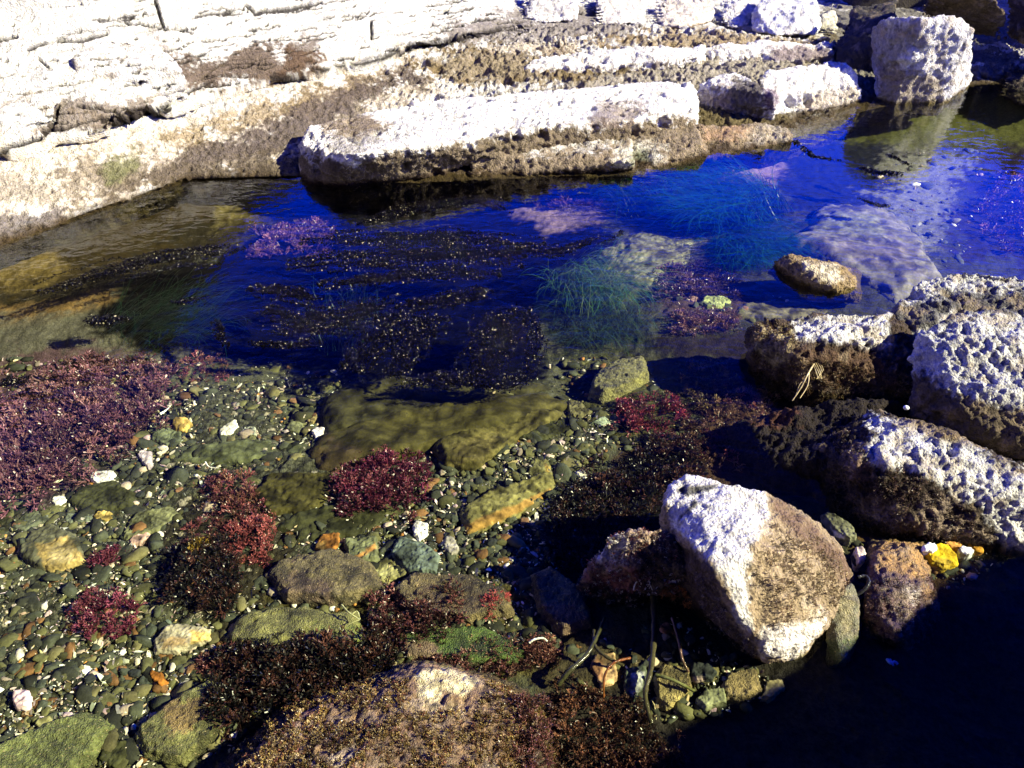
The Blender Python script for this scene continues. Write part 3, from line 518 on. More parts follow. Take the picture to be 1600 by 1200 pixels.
# shore rock the photographer stands on: throws the black shadow over the lower right corner
def prism(name, pts, z0, label, seed, vox=.05, cc=(.3, .26, .2)):
    bm = bmesh.new(); vs = [bm.verts.new(p) for p in pts]; bmesh.ops.convex_hull(bm, input=vs)
    co, no, q = remesh(bm, vox, 2); V = rough_up(co, no, 1.2, amp=.06, pit=.02, pits=7, seed=seed)
    c = paint(V, cc, [], seed); c *= (1 + .5 * fbm(V, 5, 4, seed))[:, None]
    tag(mesh_obj(name, V, q, M_ROCK, np.clip(c, .01, .8)), label, 'cliff')
prism('cliff', [(2.9,.22,2.0),(3.3,.38,2.0),(4.0,.66,2.0),(4.4,.93,2.0),(4.9,1.28,2.02),(6.2,1.8,2.1),(6.4,1.6,-.4),(4.8,1.2,-.4),(3.2,.4,-.4),(2.7,-.2,-.4),(2.5,-1.5,-.4),(2.5,-1.5,2.0),(6.4,-1.5,3),(6.4,-1.5,-.4)], 0, 'big shore rock beside the photographer throwing the shadow over the lower right', 60)
prism('cliff', [(2.4,-1.6,-.4),(-5,-2.2,-.4),(-5,-6,-.4),(7,-6,-.4),(2.4,-1.6,3.0),(-5,-2.6,4.2),(-5,-6,8),(7,-6,8),(7,-1.6,-.4),(7,-1.9,4)], 0, 'unseen cliff added behind the photographer to block sky light', 61, .09)  # added out of view to cut the sky's fill light
prism('cliff', [(3.6,9.3,-.3),(3.9,9.2,1.2),(5.5,9.3,1.5),(7,9.6,1.7),(12,9.8,2.4),(12,9.4,-.3),(3.8,12,-.3),(4,12,1.6),(12,13,-.3),(12,13,3)], 0, 'dark cliff rising beyond the far end of the pool', 64, .07, (.06, .05, .035))
prism('cliff', [(-7.5,-6,-.4),(-7,4,-.4),(-11,5,-.4),(-12,-6,-.4),(-8,-6,6),(-7.6,3.6,4),(-11,4,6),(-12,-6,8)], 0, 'tall unseen cliff added left of the photographer to block sky light', 63, .09)  # another unseen blocker, added to lower the ambient light
prism('cliff', [(6.3,7.2,-.3),(6.5,7.4,1.5),(6.6,9,1.7),(6.0,10.5,-.3),(9,7,-.3),(9,7.5,2),(10,12,-.3),(9,11,2.2)], 0, 'tall sea cliff beyond the right edge shading the far corner', 62, .07)

# ------------------------------------------------------------------ submerged slabs and stones
def slab(poly, dz, h, label, colr, layers=(), seed=0, cat='stone', name='flat_stone', mat=None, vox=None, group=None, **kw):
    pts = []
    c0 = np.mean(poly, 0)
    for x, y in poly:
        g = G(x, y); pts.append((g.x, g.y, g.z - .03)); pts.append((g.x, g.y, g.z + dz + h * .45))
        xi, yi = c0 + (np.array((x, y)) - c0) * .86; g = G(xi, yi); pts.append((g.x, g.y, g.z + dz + h))
    bm = bmesh.new(); vs = [bm.verts.new(p) for p in pts]; r = bmesh.ops.convex_hull(bm, input=vs)
    dead = [g for g in r['geom_interior'] if isinstance(g, bmesh.types.BMVert)]
    if dead: bmesh.ops.delete(bm, geom=dead, context='VERTS')
    ext = max(np.ptp([p[0] for p in pts]), np.ptp([p[1] for p in pts]))
    co, no, q = remesh(bm, vox or max(.0028, ext / 75), 2)
    k = dict(amp=.08, pit=.003, pits=40, fine=.006, rid=.12, topk=1); k.update(kw)
    V = rough_up(co, no, ext * .6, seed=seed, **k); N = vnormals(V, q)
    c = paint(V, colr, layers, seed, 12); c *= (1 + 1.1 * fbm(V, 13, 5, seed + 7))[:, None]; dk = sstep(.12, .3, fbm(V, 9, 4, seed + 17)) * .65; c *= (1 - dk)[:, None]
    rr = V @ np.array((.94, -.34, 0)); rr2 = V @ np.array((.34, .94, 0)); st = fbm(np.stack([rr * 4, rr2 * 40, V[:, 2] * 40], 1), 1, 3, seed)
    c *= np.clip(1 + 1.0 * st, .15, 2)[:, None]
    o = mesh_obj(name, V, q, mat or M_STONE, np.clip(c, .002, .8)); tag(o, label, cat, group); return o
OL = (.05, .045, .013); OLD = (.04, .042, .017); GR = (.09, .105, .075)
slab([(480,718),(498,692),(640,648),(760,628),(855,622),(885,640),(760,680),(640,712),(545,742),(500,742)], .01, .04, 'long olive layered slab under the water, dark at its blunt left end', OL, [([(480,690),(580,700),(560,740),(490,745)], (.07,.05,.025), .7, 6, 30)], 70, strata=.03)
slab([(502,676),(515,632),(600,598),(760,595),(860,612),(760,632),(640,655),(530,690)], 0, .035, 'deeper dark olive slab fading into the black weed above the long layered slab', (.038,.036,.014), [], 71)
slab([(690,735),(680,705),(760,668),(850,640),(880,650),(800,700),(740,738)], 0, .045, 'rough yellowish olive slab right of the red tuft, below the long layered slab', (.09,.08,.025), [([(700,690),(780,680),(770,720),(700,725)], (.18,.15,.05), .6, 5, 24)], 72)
slab([(270,725),(300,700),(420,692),(480,700),(470,718),(350,730)], 0, .02, 'flat green slab among the gravel left of the long layered slab', (.085,.095,.045), [], 73)
slab([(390,775),(420,745),(520,742),(540,765),(500,800),(420,812)], 0, .03, 'pale olive slab left of the big red tuft', OL, [], 74)
slab([(430,830),(470,800),(560,790),(640,800),(560,840),(470,850)], 0, .02, 'flat mossy slab just below the big red tuft', OLD, [], 75)
slab([(720,800),(770,770),(860,740),(872,770),(800,815),(730,840)], 0, .03, 'olive slab with a thin rusty seam in the right gravel', (.14,.13,.045), [([(720,822),(860,765),(865,775),(725,840)], (.3,.16,.04), .7, 3, 6)], 76)
slab([(108,790),(125,765),(180,757),(215,775),(210,800),(130,805)], 0, .03, 'smooth dark olive oval stone below the white stones', OLD, [], 77)
slab([(190,840),(215,805),(270,795),(285,805),(250,835),(200,848)], 0, .025, 'pale olive wedge shaped stone beside the pink streaked stone', (.13,.135,.065), [], 78)
slab([(30,870),(50,835),(85,822),(130,850),(138,882),(90,900),(60,895)], 0, .035, 'large squarish stone with a gold veined face at the left', (.10,.10,.06), [([(52,850),(100,838),(138,880),(88,900),(70,890)], (.34,.25,.09), .9, 3, 10), ([(70,850),(110,850),(115,880),(80,880)], (.26,.22,.12), .6, 4, 16)], 79)
slab([(18,830),(40,805),(75,800),(80,815),(40,835)], 0, .02, 'dark grey green rounded stone above the gold veined stone', GREYG, [], 80)
slab([(-20,830),(0,806),(20,812),(16,835),(-10,845)], 0, .02, 'dark green stone cut by the left edge', OLD, [], 81)
slab([(538,848),(590,842),(592,880),(566,896),(545,880)], .01, .025, 'squarish green stone with an orange streak, beside the triangular grey stone', (.13,.14,.07), [([(550,870),(585,850),(588,858),(555,878)], (.36,.16,.04), .8, 3, 6)], 82)
slab([(610,870),(625,845),(660,852),(686,875),(684,903),(640,903)], .01, .025, 'large triangular blue grey slate stone below the red tuft', (.10,.125,.10), [], 83)
slab([(492,862),(505,842),(532,838),(530,858),(510,876)], .01, .02, 'rusty orange stone left of the squarish green stone', (.30,.13,.03), [([(492,850),(510,845),(505,875)], (.2,.16,.06), .6, 3, 8)], 84)
slab([(580,890),(600,875),(640,885),(640,905),(590,915)], 0, .02, 'yellow flecked flat stone tucked under the triangular grey stone', (.2,.19,.08), [], 85)
slab([(415,905),(440,878),(520,868),(590,890),(600,930),(540,950),(450,945)], 0, .05, 'broad mossy boulder crusted with pink and white specks', (.13,.105,.05), [([(415,900),(470,885),(500,940),(430,945)], (.2,.13,.09), .6, 6, 40), ([(470,900),(520,905),(510,945),(470,935)], (.045,.025,.025), .6, 6, 26)], 86, mat=M_TURF)
slab([(610,930),(640,905),(740,905),(795,930),(800,965),(740,980),(640,970)], 0, .05, 'brown mossy boulder with a red tuft on its right end', (.13,.10,.045), [([(650,925),(740,915),(760,960),(660,965)], (.05,.025,.02), .7, 8, 40)], 87, mat=M_TURF)
slab([(350,1005),(380,970),(440,955),(560,965),(575,1010),(500,1030),(400,1025)], 0, .04, 'yellow green mossy slab above the dark fringed weed', (.16,.155,.05), [([(490,980),(570,970),(575,1010),(500,1020)], (.08,.11,.02), .6, 6, 30), ([(440,1000),(540,990),(545,1015),(450,1025)], (.2,.14,.06), .5, 6, 20)], 88, mat=M_TURF)
slab([(620,1000),(650,985),(760,990),(830,1015),(820,1045),(700,1040),(640,1030)], 0, .035, 'low rock coated in bright green moss beneath the brown mossy boulder', (.06,.10,.015), [([(620,1000),(680,1000),(690,1030),(630,1030)], (.2,.12,.09), .8, 5, 18)], 89, mat=M_TURF)
slab([(-40,1195),(20,1160),(80,1135),(140,1118),(180,1140),(150,1190),(80,1240),(-40,1250)], 0, .04, 'flat green slab with a straight dark upper edge in the bottom left corner', (.11,.125,.04), [], 90, mat=M_TURF)
slab([(215,1150),(260,1110),(340,1065),(365,1100),(340,1160),(290,1200),(230,1190)], 0, .045, 'mossy slab with reddish patches left of the bottom boulder', (.12,.12,.04), [([(260,1100),(320,1090),(300,1140),(250,1140)], (.2,.10,.05), .5, 5, 20)], 91, mat=M_TURF)
slab([(155,1190),(170,1165),(200,1160),(205,1185),(180,1205)], 0, .02, 'small olive stone at the bottom edge between the two mossy slabs', OLD, [], 92)
slab([(920,625),(925,605),(960,580),(1005,572),(1012,600),(985,620),(940,633)], 0, .08, 'olive peaked stone with a bright sunlit face near the dark water', (.19,.18,.06), [], 93, mat=M_TURF)
slab([(888,652),(886,630),(905,632),(925,648),(905,656)], 0, .025, 'small kite shaped olive stone left of the dark red tuft', (.14,.13,.06), [], 94)
slab([(922,665),(945,652),(955,665),(940,670)], 0, .02, 'pale green flat stone under the kite shaped stone', (.2,.24,.16), [], 95)
slab([(822,745),(835,720),(858,722),(862,742),(840,752)], 0, .02, 'rounded olive stone with a yellow edge at the border of the shadow', (.16,.155,.06), [([(852,725),(862,735),(858,745)], (.36,.24,.06), .8, 3, 5)], 96)
slab([(800,690),(812,672),(880,660),(900,672),(850,690)], 0, .02, 'long low olive stone amid the fine gravel right of centre', OLD, [], 97)
slab([(1093,478),(1100,468),(1130,468),(1142,476),(1125,486),(1103,486)], .01, .02, 'bright yellow green oval stone in the shallows left of the craggy rock', (.26,.30,.12), [], 98)
slab([(1070,472),(1078,464),(1090,467),(1088,474)], 0, .015, 'pink stone next to the yellow green oval stone', (.42,.26,.24), [], 99)
slab([(1140,500),(1160,478),(1260,472),(1300,490),(1280,500),(1200,496)], 0, .02, 'grey flat stone strip behind the craggy white topped rock', (.12,.11,.07), [], 100)
slab([(1225,390),(1290,322),(1370,335),(1420,360),(1470,440),(1400,480),(1340,440)], 0, .06, 'large flat submerged slab with a purple brown coat, beside the tan rock', (.15,.14,.11), [([(1250,330),(1370,335),(1380,370),(1270,360)], (.16,.165,.10), .85, 6, 14), ([(1230,370),(1420,380),(1440,430),(1300,400)], (.10,.08,.08), .7, 8, 36)], 101)
slab([(930,400),(1000,368),(1085,378),(1070,420),(1010,450),(950,440)], 0, .03, 'pale sandy submerged slab between the two green grass tufts', (.15,.15,.085), [([(980,380),(1080,390),(1060,400),(970,395)], (.1,.09,.05), .5, 4, 14)], 102)
slab([(830,905),(860,895),(910,930),(925,985),(880,1000),(840,960)], 0, .05, 'elongated mossy rock in the dark channel left of the big boulder', (.10,.09,.04), [([(850,950),(900,950),(920,990),(870,1000)], (.09,.045,.04), .7, 6, 20)], 103, mat=M_TURF)
slab([(1020,1065),(1035,1045),(1075,1050),(1080,1085),(1045,1115),(1025,1105)], 0, .04, 'mossy golden stone in the root tangle below the big boulder', (.24,.19,.07), [], 104, mat=M_TURF)
slab([(920,1050),(930,1030),(960,1025),(965,1070),(940,1085)], 0, .035, 'tan and rust rounded stone at the left of the root tangle', (.36,.24,.13), [([(920,1035),(945,1028),(940,1060),(922,1060)], (.14,.05,.03), .7, 3, 10)], 105)
slab([(972,1095),(975,1050),(1008,1046),(1005,1080),(990,1105)], 0, .035, 'dark grey stone with a white splashed face in the root tangle', (.07,.085,.06), [([(985,1050),(1005,1052),(998,1085),(985,1085)], (.6,.62,.6), .75, 3, 8)], 106)
slab([(1085,1100),(1100,1085),(1130,1082),(1135,1105),(1100,1115)], 0, .035, 'blocky grey green stone on the brink of the black shadow', (.15,.16,.09), [], 107)
slab([(1125,1075),(1140,1055),(1180,1050),(1190,1085),(1160,1100),(1130,1095)], 0, .03, 'mossy brown stone under the tip of the big boulder', (.16,.12,.05), [], 108, mat=M_TURF)
slab([(1186,1095),(1195,1072),(1220,1066),(1225,1080),(1200,1100)], 0, .03, 'small golden stone at the tip of the shadow below the big boulder', (.28,.24,.12), [], 109)
slab([(1075,1060),(1080,1045),(1105,1045),(1118,1058),(1110,1070),(1085,1072)], .01, .03, 'glossy black stone with a white glint in the root tangle', (.03,.035,.035), [([(1078,1058),(1100,1060),(1090,1070)], (.5,.38,.34), .7, 3, 6)], 110)  # the glint is a pale patch painted on
slab([(1030,990),(1035,982),(1045,984),(1048,993),(1038,998)], .02, .02, 'small salmon pink stone in the shade above the root tangle', (.5,.26,.2), [], 111)
slab([(240,1010),(262,985),(300,982),(332,988),(330,1005),(280,1025),(245,1028)], .005, .03, 'cream stone with golden veins in the lower left gravel', (.4,.36,.25), [([(298,985),(332,988),(330,1000),(300,1005)], (.5,.34,.08), .8, 3, 6), ([(255,1000),(295,995),(290,1005),(255,1010)], (.4,.24,.08), .6, 3, 8)], 112)
slab([(235,1058),(240,1052),(258,1058),(264,1072),(255,1078),(240,1070)], .015, .02, 'bright orange oval pebble on a dark stone at lower left', (.36,.14,.025), [], 113)
slab([(210,1080),(222,1062),(240,1055),(250,1075),(235,1082)], 0, .02, 'dark slate stone beneath the bright orange pebble', (.05,.06,.05), [], 114)
slab([(24,1100),(28,1088),(50,1086),(56,1100),(50,1115),(32,1118)], .01, .03, 'pink and white mottled round stone near the left edge', (.52,.38,.4), [([(34,1095),(48,1098),(45,1112),(34,1112)], (.7,.62,.6), .6, 2, 8)], 115)
slab([(60,1138),(65,1128),(85,1126),(91,1136),(80,1146),(66,1145)], .01, .02, 'round olive pebble below the mottled pink stone', (.2,.19,.08), [], 116)
slab([(270,668),(276,660),(292,658),(303,668),(292,679),(276,678)], .012, .022, 'round yellow orange pebble by the red weed bed', (.46,.32,.09), [], 117)
slab([(235,690),(240,680),(262,672),(285,680),(285,695),(262,702)], .0, .025, 'grey green stone under the yellow orange pebble', (.1,.115,.065), [], 118)
slab([(144,755),(146,745),(180,741),(183,750),(178,758),(150,760)], .012, .02, 'brightest white oblong stone in the left gravel', (.85,.83,.76), [], 119)
slab([(84,790),(86,782),(104,780),(107,787),(98,796),(88,796)], .01, .018, 'rounded bright white pebble left of the dark olive oval stone', (.82,.8,.66), [], 120)
slab([(344,680),(352,670),(370,661),(374,672),(362,684),(346,686)], .01, .018, 'angular pale cream stone in the upper gravel', (.66,.64,.5), [], 121)
slab([(378,680),(384,670),(400,672),(402,685),(385,685)], .005, .018, 'pale greenish stone beside the angular cream stone', (.36,.38,.28), [], 122)
slab([(216,715),(222,709),(238,712),(241,732),(234,737),(224,728)], .01, .02, 'pink grey angular stone in the left gravel', (.42,.36,.38), [], 123)
slab([(488,680),(494,673),(508,674),(506,684),(494,690)], .01, .018, 'pale pink grey pebble at the blunt end of the layered slab', (.45,.42,.42), [], 124)
slab([(448,672),(455,663),(472,664),(478,672),(468,681),(452,680)], .005, .018, 'rounded olive pebble left of the layered slab', (.17,.18,.09), [], 125)
slab([(480,662),(488,655),(500,645),(501,655),(490,665)], .005, .015, 'golden sliver shaped stone above the pink grey pebble', (.3,.24,.1), [], 126)
slab([(430,720),(434,716),(448,716),(450,722),(438,725)], .005, .012, 'small orange pebble on the green slab', (.36,.22,.05), [], 127)
slab([(100,818),(105,806),(150,806),(152,818),(110,822)], .0, .018, 'long grey stone ending in the golden pebble', (.14,.16,.11), [], 128)
slab([(148,812),(155,804),(176,804),(180,814),(170,820),(152,819)], .008, .018, 'golden oval pebble at the end of the long grey stone', (.38,.28,.08), [], 129)
slab([(203,852),(210,842),(234,833),(236,843),(222,856),(208,858)], .005, .018, 'pink streaked flaky stone at the left', (.42,.28,.22), [], 130)
slab([(645,828),(650,818),(668,824),(670,840),(656,850),(648,842)], .01, .018, 'white flaky shell covered stone above the triangular grey stone', (.7,.68,.56), [], 131)
slab([(692,850),(700,840),(712,845),(718,865),(706,875),(695,862)], .005, .02, 'grey pink wedge stone right of the triangular grey stone', (.26,.24,.2), [], 132)
slab([(1440,878),(1455,862),(1475,862),(1490,880),(1492,892),(1470,898),(1448,892)], .02, .03, 'bright yellow stone among the wet pebbles at the right', (.5,.34,.012), [([(1465,872),(1485,880),(1480,890),(1462,884)], (.3,.22,.03), .7, 3, 14), ([(1445,880),(1470,885),(1470,900),(1445,895)], (.3,.2,.02), .7, 4, 10)], 133)
slab([(1432,872),(1440,866),(1452,866),(1456,872),(1450,880),(1436,878)], .05, .018, 'white pebble touching the left of the bright yellow stone', (.85,.85,.85), [], 134)
slab([(1490,870),(1495,866),(1510,870),(1516,874),(1508,880),(1494,877)], .035, .015, 'white pebble to the right of the bright yellow stone', (.85,.85,.85), [], 135)
slab([(1470,860),(1478,850),(1494,848),(1500,856),(1496,868),(1480,866)], .02, .02, 'orange brown pebble above the bright yellow stone', (.38,.19,.06), [], 136)
slab([(1494,845),(1500,842),(1530,862),(1532,870),(1520,870)], .015, .02, 'long orange pebble right of the orange brown pebble', (.40,.2,.03), [], 137)
slab([(1500,842),(1510,838),(1540,852),(1541,862),(1530,862)], .02, .018, 'grey brown pebble with a white tip at the end of the yellow stone group', (.13,.11,.08), [([(1530,855),(1541,857),(1541,865),(1530,865)], (.8,.8,.76), .8, 2, 3)], 138)
slab([(1280,815),(1290,810),(1330,832),(1335,850),(1325,855),(1300,840)], .02, .025, 'grey slate flake with a white glint right of the big boulder', (.14,.14,.1), [([(1298,825),(1312,835),(1318,842),(1304,838)], (.75,.75,.72), .8, 2, 4)], 139)  # glint painted as a whitish patch
slab([(1340,880),(1330,870),(1342,868),(1346,880),(1345,892),(1334,896)], .04, .02, 'small white knob of stone between the big boulder and the rusty rock', (.65,.52,.42), [], 140)
slab([(1520,690),(1524,684),(1536,683),(1543,692),(1540,704),(1528,706)], .13, .04, 'round pale pebble in the cleft below the grey white outcrop', (.75,.74,.72), [], 141, name='pebble')

# ------------------------------------------------------------------ pebbles: single ones near, the rest one mass
def ico(sub):
    bm = bmesh.new(); bmesh.ops.create_icosphere(bm, subdivisions=sub, radius=1); V = np.array([v.co[:] for v in bm.verts]); Fc = np.array([[v.index for v in f.verts] for f in bm.faces]); bm.free(); return V, Fc
I1, I2, I3 = ico(1), ico(2), ico(3)
GP = [([(-60,790),(230,690),(250,620),(380,590),(500,605),(480,650),(500,680),(470,740),(380,800),(250,850),(150,900),(-60,900)], 1.0),
      ([(-60,880),(200,850),(330,960),(330,1010),(370,1040),(300,1080),(200,1130),(-60,1180)], 1.2),
      ([(480,800),(640,790),(700,730),(880,660),(960,640),(960,700),(880,780),(850,880),(800,920),(560,890),(480,860)], 1.2),
      ([(1040,455),(1180,455),(1280,480),(1180,510),(1060,500)], .5), ([(900,960),(1060,970),(1200,1060),(1180,1110),(1020,1130),(890,1080)], .7),
      ([(1420,835),(1560,830),(1600,860),(1480,930),(1430,900)], .7), ([(1290,810),(1350,830),(1350,900),(1310,870)], .3), ([(600,890),(860,880),(900,1000),(820,1010),(600,990)], .4),
      ([(-60,560),(1000,560),(1100,700),(850,1050),(300,1200),(-60,1200)], .8), ([(1380,240),(1560,230),(1520,400),(1420,470),(1350,360)], .35), ([(850,270),(1200,240),(1180,300),(1000,340)], .2)]
PC = [((.05,.056,.036), 30), ((.08,.08,.034), 22), ((.026,.028,.02), 18), ((.12,.11,.05), 9), ((.14,.075,.03), 6), ((.33,.27,.2), 6), ((.66,.62,.5), 13), ((.45,.32,.33), 3), ((.42,.2,.05), 2)]
pw = np.array([p[1] for p in PC]) / sum(p[1] for p in PC)
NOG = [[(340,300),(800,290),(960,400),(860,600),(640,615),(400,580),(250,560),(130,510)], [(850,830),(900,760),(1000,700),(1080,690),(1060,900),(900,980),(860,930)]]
def scatter(n):
    ar = []
    for poly, d in GP:
        a = np.array(poly); ar.append(abs(np.dot(a[:, 0], np.roll(a[:, 1], 1)) - np.dot(a[:, 1], np.roll(a[:, 0], 1))) / 2 * d)
    ar = np.array(ar) / sum(ar); out = []
    for (poly, d), f in zip(GP, ar):
        k = int(n * f); a = np.array(poly); x = rng.uniform(a[:, 0].min(), a[:, 0].max(), k * 3); y = rng.uniform(a[:, 1].min(), a[:, 1].max(), k * 3)
        m_ = polysd(x, y, poly) > 0
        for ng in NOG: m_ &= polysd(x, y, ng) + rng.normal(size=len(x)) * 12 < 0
        out.append(np.stack([x[m_], y[m_]], 1)[:k])
    return np.concatenate(out)
def P_np(xy, z):
    dx = (xy[:, 0] - 800) / F; dy = (600 - xy[:, 1]) / F; dz = -sp + dy * cp; t = (z - CAM_H) / dz
    return np.stack([dx * t, (cp + dy * sp) * t, np.broadcast_to(z, dx.shape)], 1), t
def G_np(xy):
    z = np.full(len(xy), -.15)
    for _ in range(4): p, t = P_np(xy, z); z = floor_z(p[:, 0], p[:, 1])
    p, t = P_np(xy, z); return p, t
def copies(tmpl, pos, rot, scl, cols, jit=.12):
    TV, TF = tmpl; n = len(pos); V = TV[None] * (1 + jit * rng.normal(size=(n, len(TV), 1))) if jit else np.repeat(TV[None], n, 0)
    V = V * scl[:, None, :]; V = np.einsum('nij,nvj->nvi', rot, V) + pos[:, None, :]
    Fc = (TF[None] + (np.arange(n) * len(TV))[:, None, None]).reshape(-1, TF.shape[1])
    return V.reshape(-1, 3), Fc, np.repeat(cols, len(TV), 0)
def rots(n, tilt=.4):
    a = rng.uniform(0, 6.283, n); b = rng.normal(size=n) * tilt; c_ = rng.normal(size=n) * tilt
    def rx(t): z0, o1 = np.zeros_like(t), np.ones_like(t); return np.stack([np.stack([o1, z0, z0], 1), np.stack([z0, np.cos(t), -np.sin(t)], 1), np.stack([z0, np.sin(t), np.cos(t)], 1)], 1)
    def ry(t): z0, o1 = np.zeros_like(t), np.ones_like(t); return np.stack([np.stack([np.cos(t), z0, np.sin(t)], 1), np.stack([z0, o1, z0], 1), np.stack([-np.sin(t), z0, np.cos(t)], 1)], 1)
    def rz(t): z0, o1 = np.zeros_like(t), np.ones_like(t); return np.stack([np.stack([np.cos(t), -np.sin(t), z0], 1), np.stack([np.sin(t), np.cos(t), z0], 1), np.stack([z0, z0, o1], 1)], 1)
    return rz(a) @ rx(b) @ ry(c_)
xy = scatter(17000); pos, t = G_np(xy); n = len(pos)
sz = np.exp(rng.normal(np.log(.0072), .62, n)).clip(.0025, .032) * (t / 2.6) ** .4
ci = rng.choice(len(PC), n, p=pw); cols = np.array([p[0] for p in PC])[ci] * rng.uniform(.6, 1.4, (n, 1)); sz = np.where(ci >= 6, sz * .62, sz)
fs = rng.rand(n) > .965; sz = np.where(fs & (ci < 5), sz * rng.uniform(2, 3.6, n), sz).clip(0, .045)
scl = np.stack([sz * rng.uniform(.8, 1.7, n), sz * rng.uniform(.6, 1.1, n), sz * rng.uniform(.25, .6, n)], 1); scl[fs, 2] *= .5; pos[:, 2] += scl[:, 2] * .2 + .007
big = sz > .011
Va, Fa, Ca = copies(I2, pos[big], rots(big.sum(), .22), scl[big], cols[big], .13)
Ca = Ca * (1 + .8 * fbm(Va, 45, 3, 3))[:, None]
Vb, Fb, Cb = copies(I1, pos[~big], rots((~big).sum()), scl[~big], cols[~big], .14)
tag(mesh_obj('gravel', np.concatenate([Va, Vb]), np.concatenate([Fa, Fb + len(Va)]), M_STONE, np.concatenate([Ca, Cb]).clip(.002, .8), cent=False), kind='stuff')
# curled shell flakes and grit
xy = scatter(11000); pos, t = G_np(xy); kp = fbm(pos, 5, 3, 91) + rng.normal(size=len(pos)) * .12 > -.06; pos, t = pos[kp], t[kp]; n = len(pos); pos[:, 2] += .018
fl = (np.array([(-1, -.3, 0), (-.2, -.5, .3), (.9, -.2, .1), (1, .3, -.1), (0, .5, .25), (-.9, .35, 0)]), np.array([[0, 1, 4, 5], [1, 2, 3, 4]]))
s_ = np.exp(rng.normal(np.log(.0031), .6, n)).clip(.001, .013) * (t / 2.6) ** .3
V, Fc, Cc = copies(fl, pos, rots(n, .5), np.stack([s_ * rng.uniform(.7, 1.9, n), s_ * rng.uniform(.6, 1.4, n), s_], 1), np.array([(.72, .68, .56), (.45, .36, .2), (.5, .36, .34), (.3, .29, .24)])[rng.choice(4, n, p=[.55, .2, .1, .15])] * rng.uniform(.4, 1.1, (n, 1)) * (1 + rng.normal(size=(n, 3)) * .06), .1)
tag(mesh_obj('shell_grit', V, Fc, M_STONE, Cc.clip(.01, .85), cent=False), kind='stuff')
# countable pebbles
ZN = [('in the left gravel', [(20,690),(230,700),(380,600),(480,620),(460,720),(300,800),(150,860),(20,880)], 62),
      ('in the lower left shell gravel', [(10,900),(200,880),(320,1000),(330,1050),(200,1110),(10,1170)], 62),
      ('in the gravel right of the big red tuft', [(620,800),(700,740),(880,670),(940,690),(860,790),(840,860),(640,850)], 62),
      ('in the shallows behind the right hand rocks', [(1050,462),(1180,462),(1270,480),(1180,500),(1060,495)], 16), ('under the root tangle', [(930,980),(1060,990),(1180,1060),(1020,1110),(910,1070)], 26)]
KN = [('dark grey green', (.05,.058,.042)), ('olive', (.10,.10,.04)), ('nearly black', (.03,.034,.03)), ('brown', (.18,.10,.05)), ('cream', (.55,.5,.36)), ('pale pink', (.45,.34,.34))]
pm = []
for k in range(6):
    V = I3[0] * (1 + .42 * perlin(I3[0] * 1.1 + k * 9.1))[:, None]; V = np.clip(V, -.85, .8) * (1, .66 + .05 * k, .36); V *= (1 + .07 * perlin(I3[0] * 4 + k))[:, None]
    pm.append(V)
protos = {}
for zi, (zl, poly, cnt) in enumerate(ZN):
    a = np.array(poly); j = 0
    while j < cnt:
        x, y = rng.uniform(a[:, 0].min(), a[:, 0].max()), rng.uniform(a[:, 1].min(), a[:, 1].max())
        if polysd(np.array([x]), np.array([y]), poly)[0] < 0: continue
        ki = rng.choice(6, p=[.34, .26, .16, .1, .09, .05]); sh = rng.randint(6); key = (ki, sh)
        g = G(x, y); s = rng.uniform(.012, .024) * (1.25 if zi == 3 else 1) * (.75 if ki > 3 else 1)
        if key not in protos:
            o = mesh_obj('pebble', pm[sh], I3[1], M_STONE, np.repeat([np.array(KN[ki][1])], len(pm[sh]), 0) * (1 + .4 * perlin(pm[sh] * 3 + ki))[:, None], cent=False); protos[key] = o
        else:
            o = protos[key].copy(); COL.objects.link(o)
        o.location = (g.x, g.y, g.z + .012 + s * .2); o.scale = (s, s, s); o.rotation_euler = (rng.normal() * .2, rng.normal() * .2, rng.uniform(0, 6.28))
        tag(o, f'{KN[ki][0]} rounded pebble lying {zl}', 'pebble', f'{KN[ki][0]} pebbles {zl}'); j += 1

# ------------------------------------------------------------------ red and dark seaweed tufts
def frond(seed, levels=4, n0=3, wid=.045):
    r = random.Random(seed); V = []; Fc = []; Hh = []
    def go(p, d, ln, wd, lv, acc):
        side = Vector((r.gauss(0, 1), r.gauss(0, 1), r.gauss(0, .4))).cross(d).normalized()
        q = p + d * ln; b = len(V); V.extend([p - side * wd, p + side * wd, q + side * wd * .75, q - side * wd * .75]); Hh.extend([acc, acc, acc + .25, acc + .25]); Fc.append([b, b + 1, b + 2, b + 3])
        if lv == 0: return
        for k in range(2 if r.random() < .6 else 3):
            nd = (d + Vector((r.gauss(0, .5), r.gauss(0, .5), r.gauss(0, .3) + .08))).normalized(); go(q, nd, ln * r.uniform(.6, .85), wd * .82, lv - 1, acc + .25)
    for k in range(n0): go(Vector((0, 0, 0)), Vector((r.gauss(0, .4), r.gauss(0, .4), 1)).normalized(), .32, wid, levels - 1, 0)
    return np.array([v[:] for v in V]), np.array(Fc), np.array(Hh)
FR = [frond(s) for s in range(7)]
_tb = perlin(np.stack(np.meshgrid(np.arange(128), np.arange(128)), -1).reshape(-1, 2) @ np.array([[.21, 0, 0], [0, .21, 0]]) + .37).reshape(128, 128)
def _cn(u): return _tb[int(u[1] / 5) % 128, int(u[0] / 5) % 128]
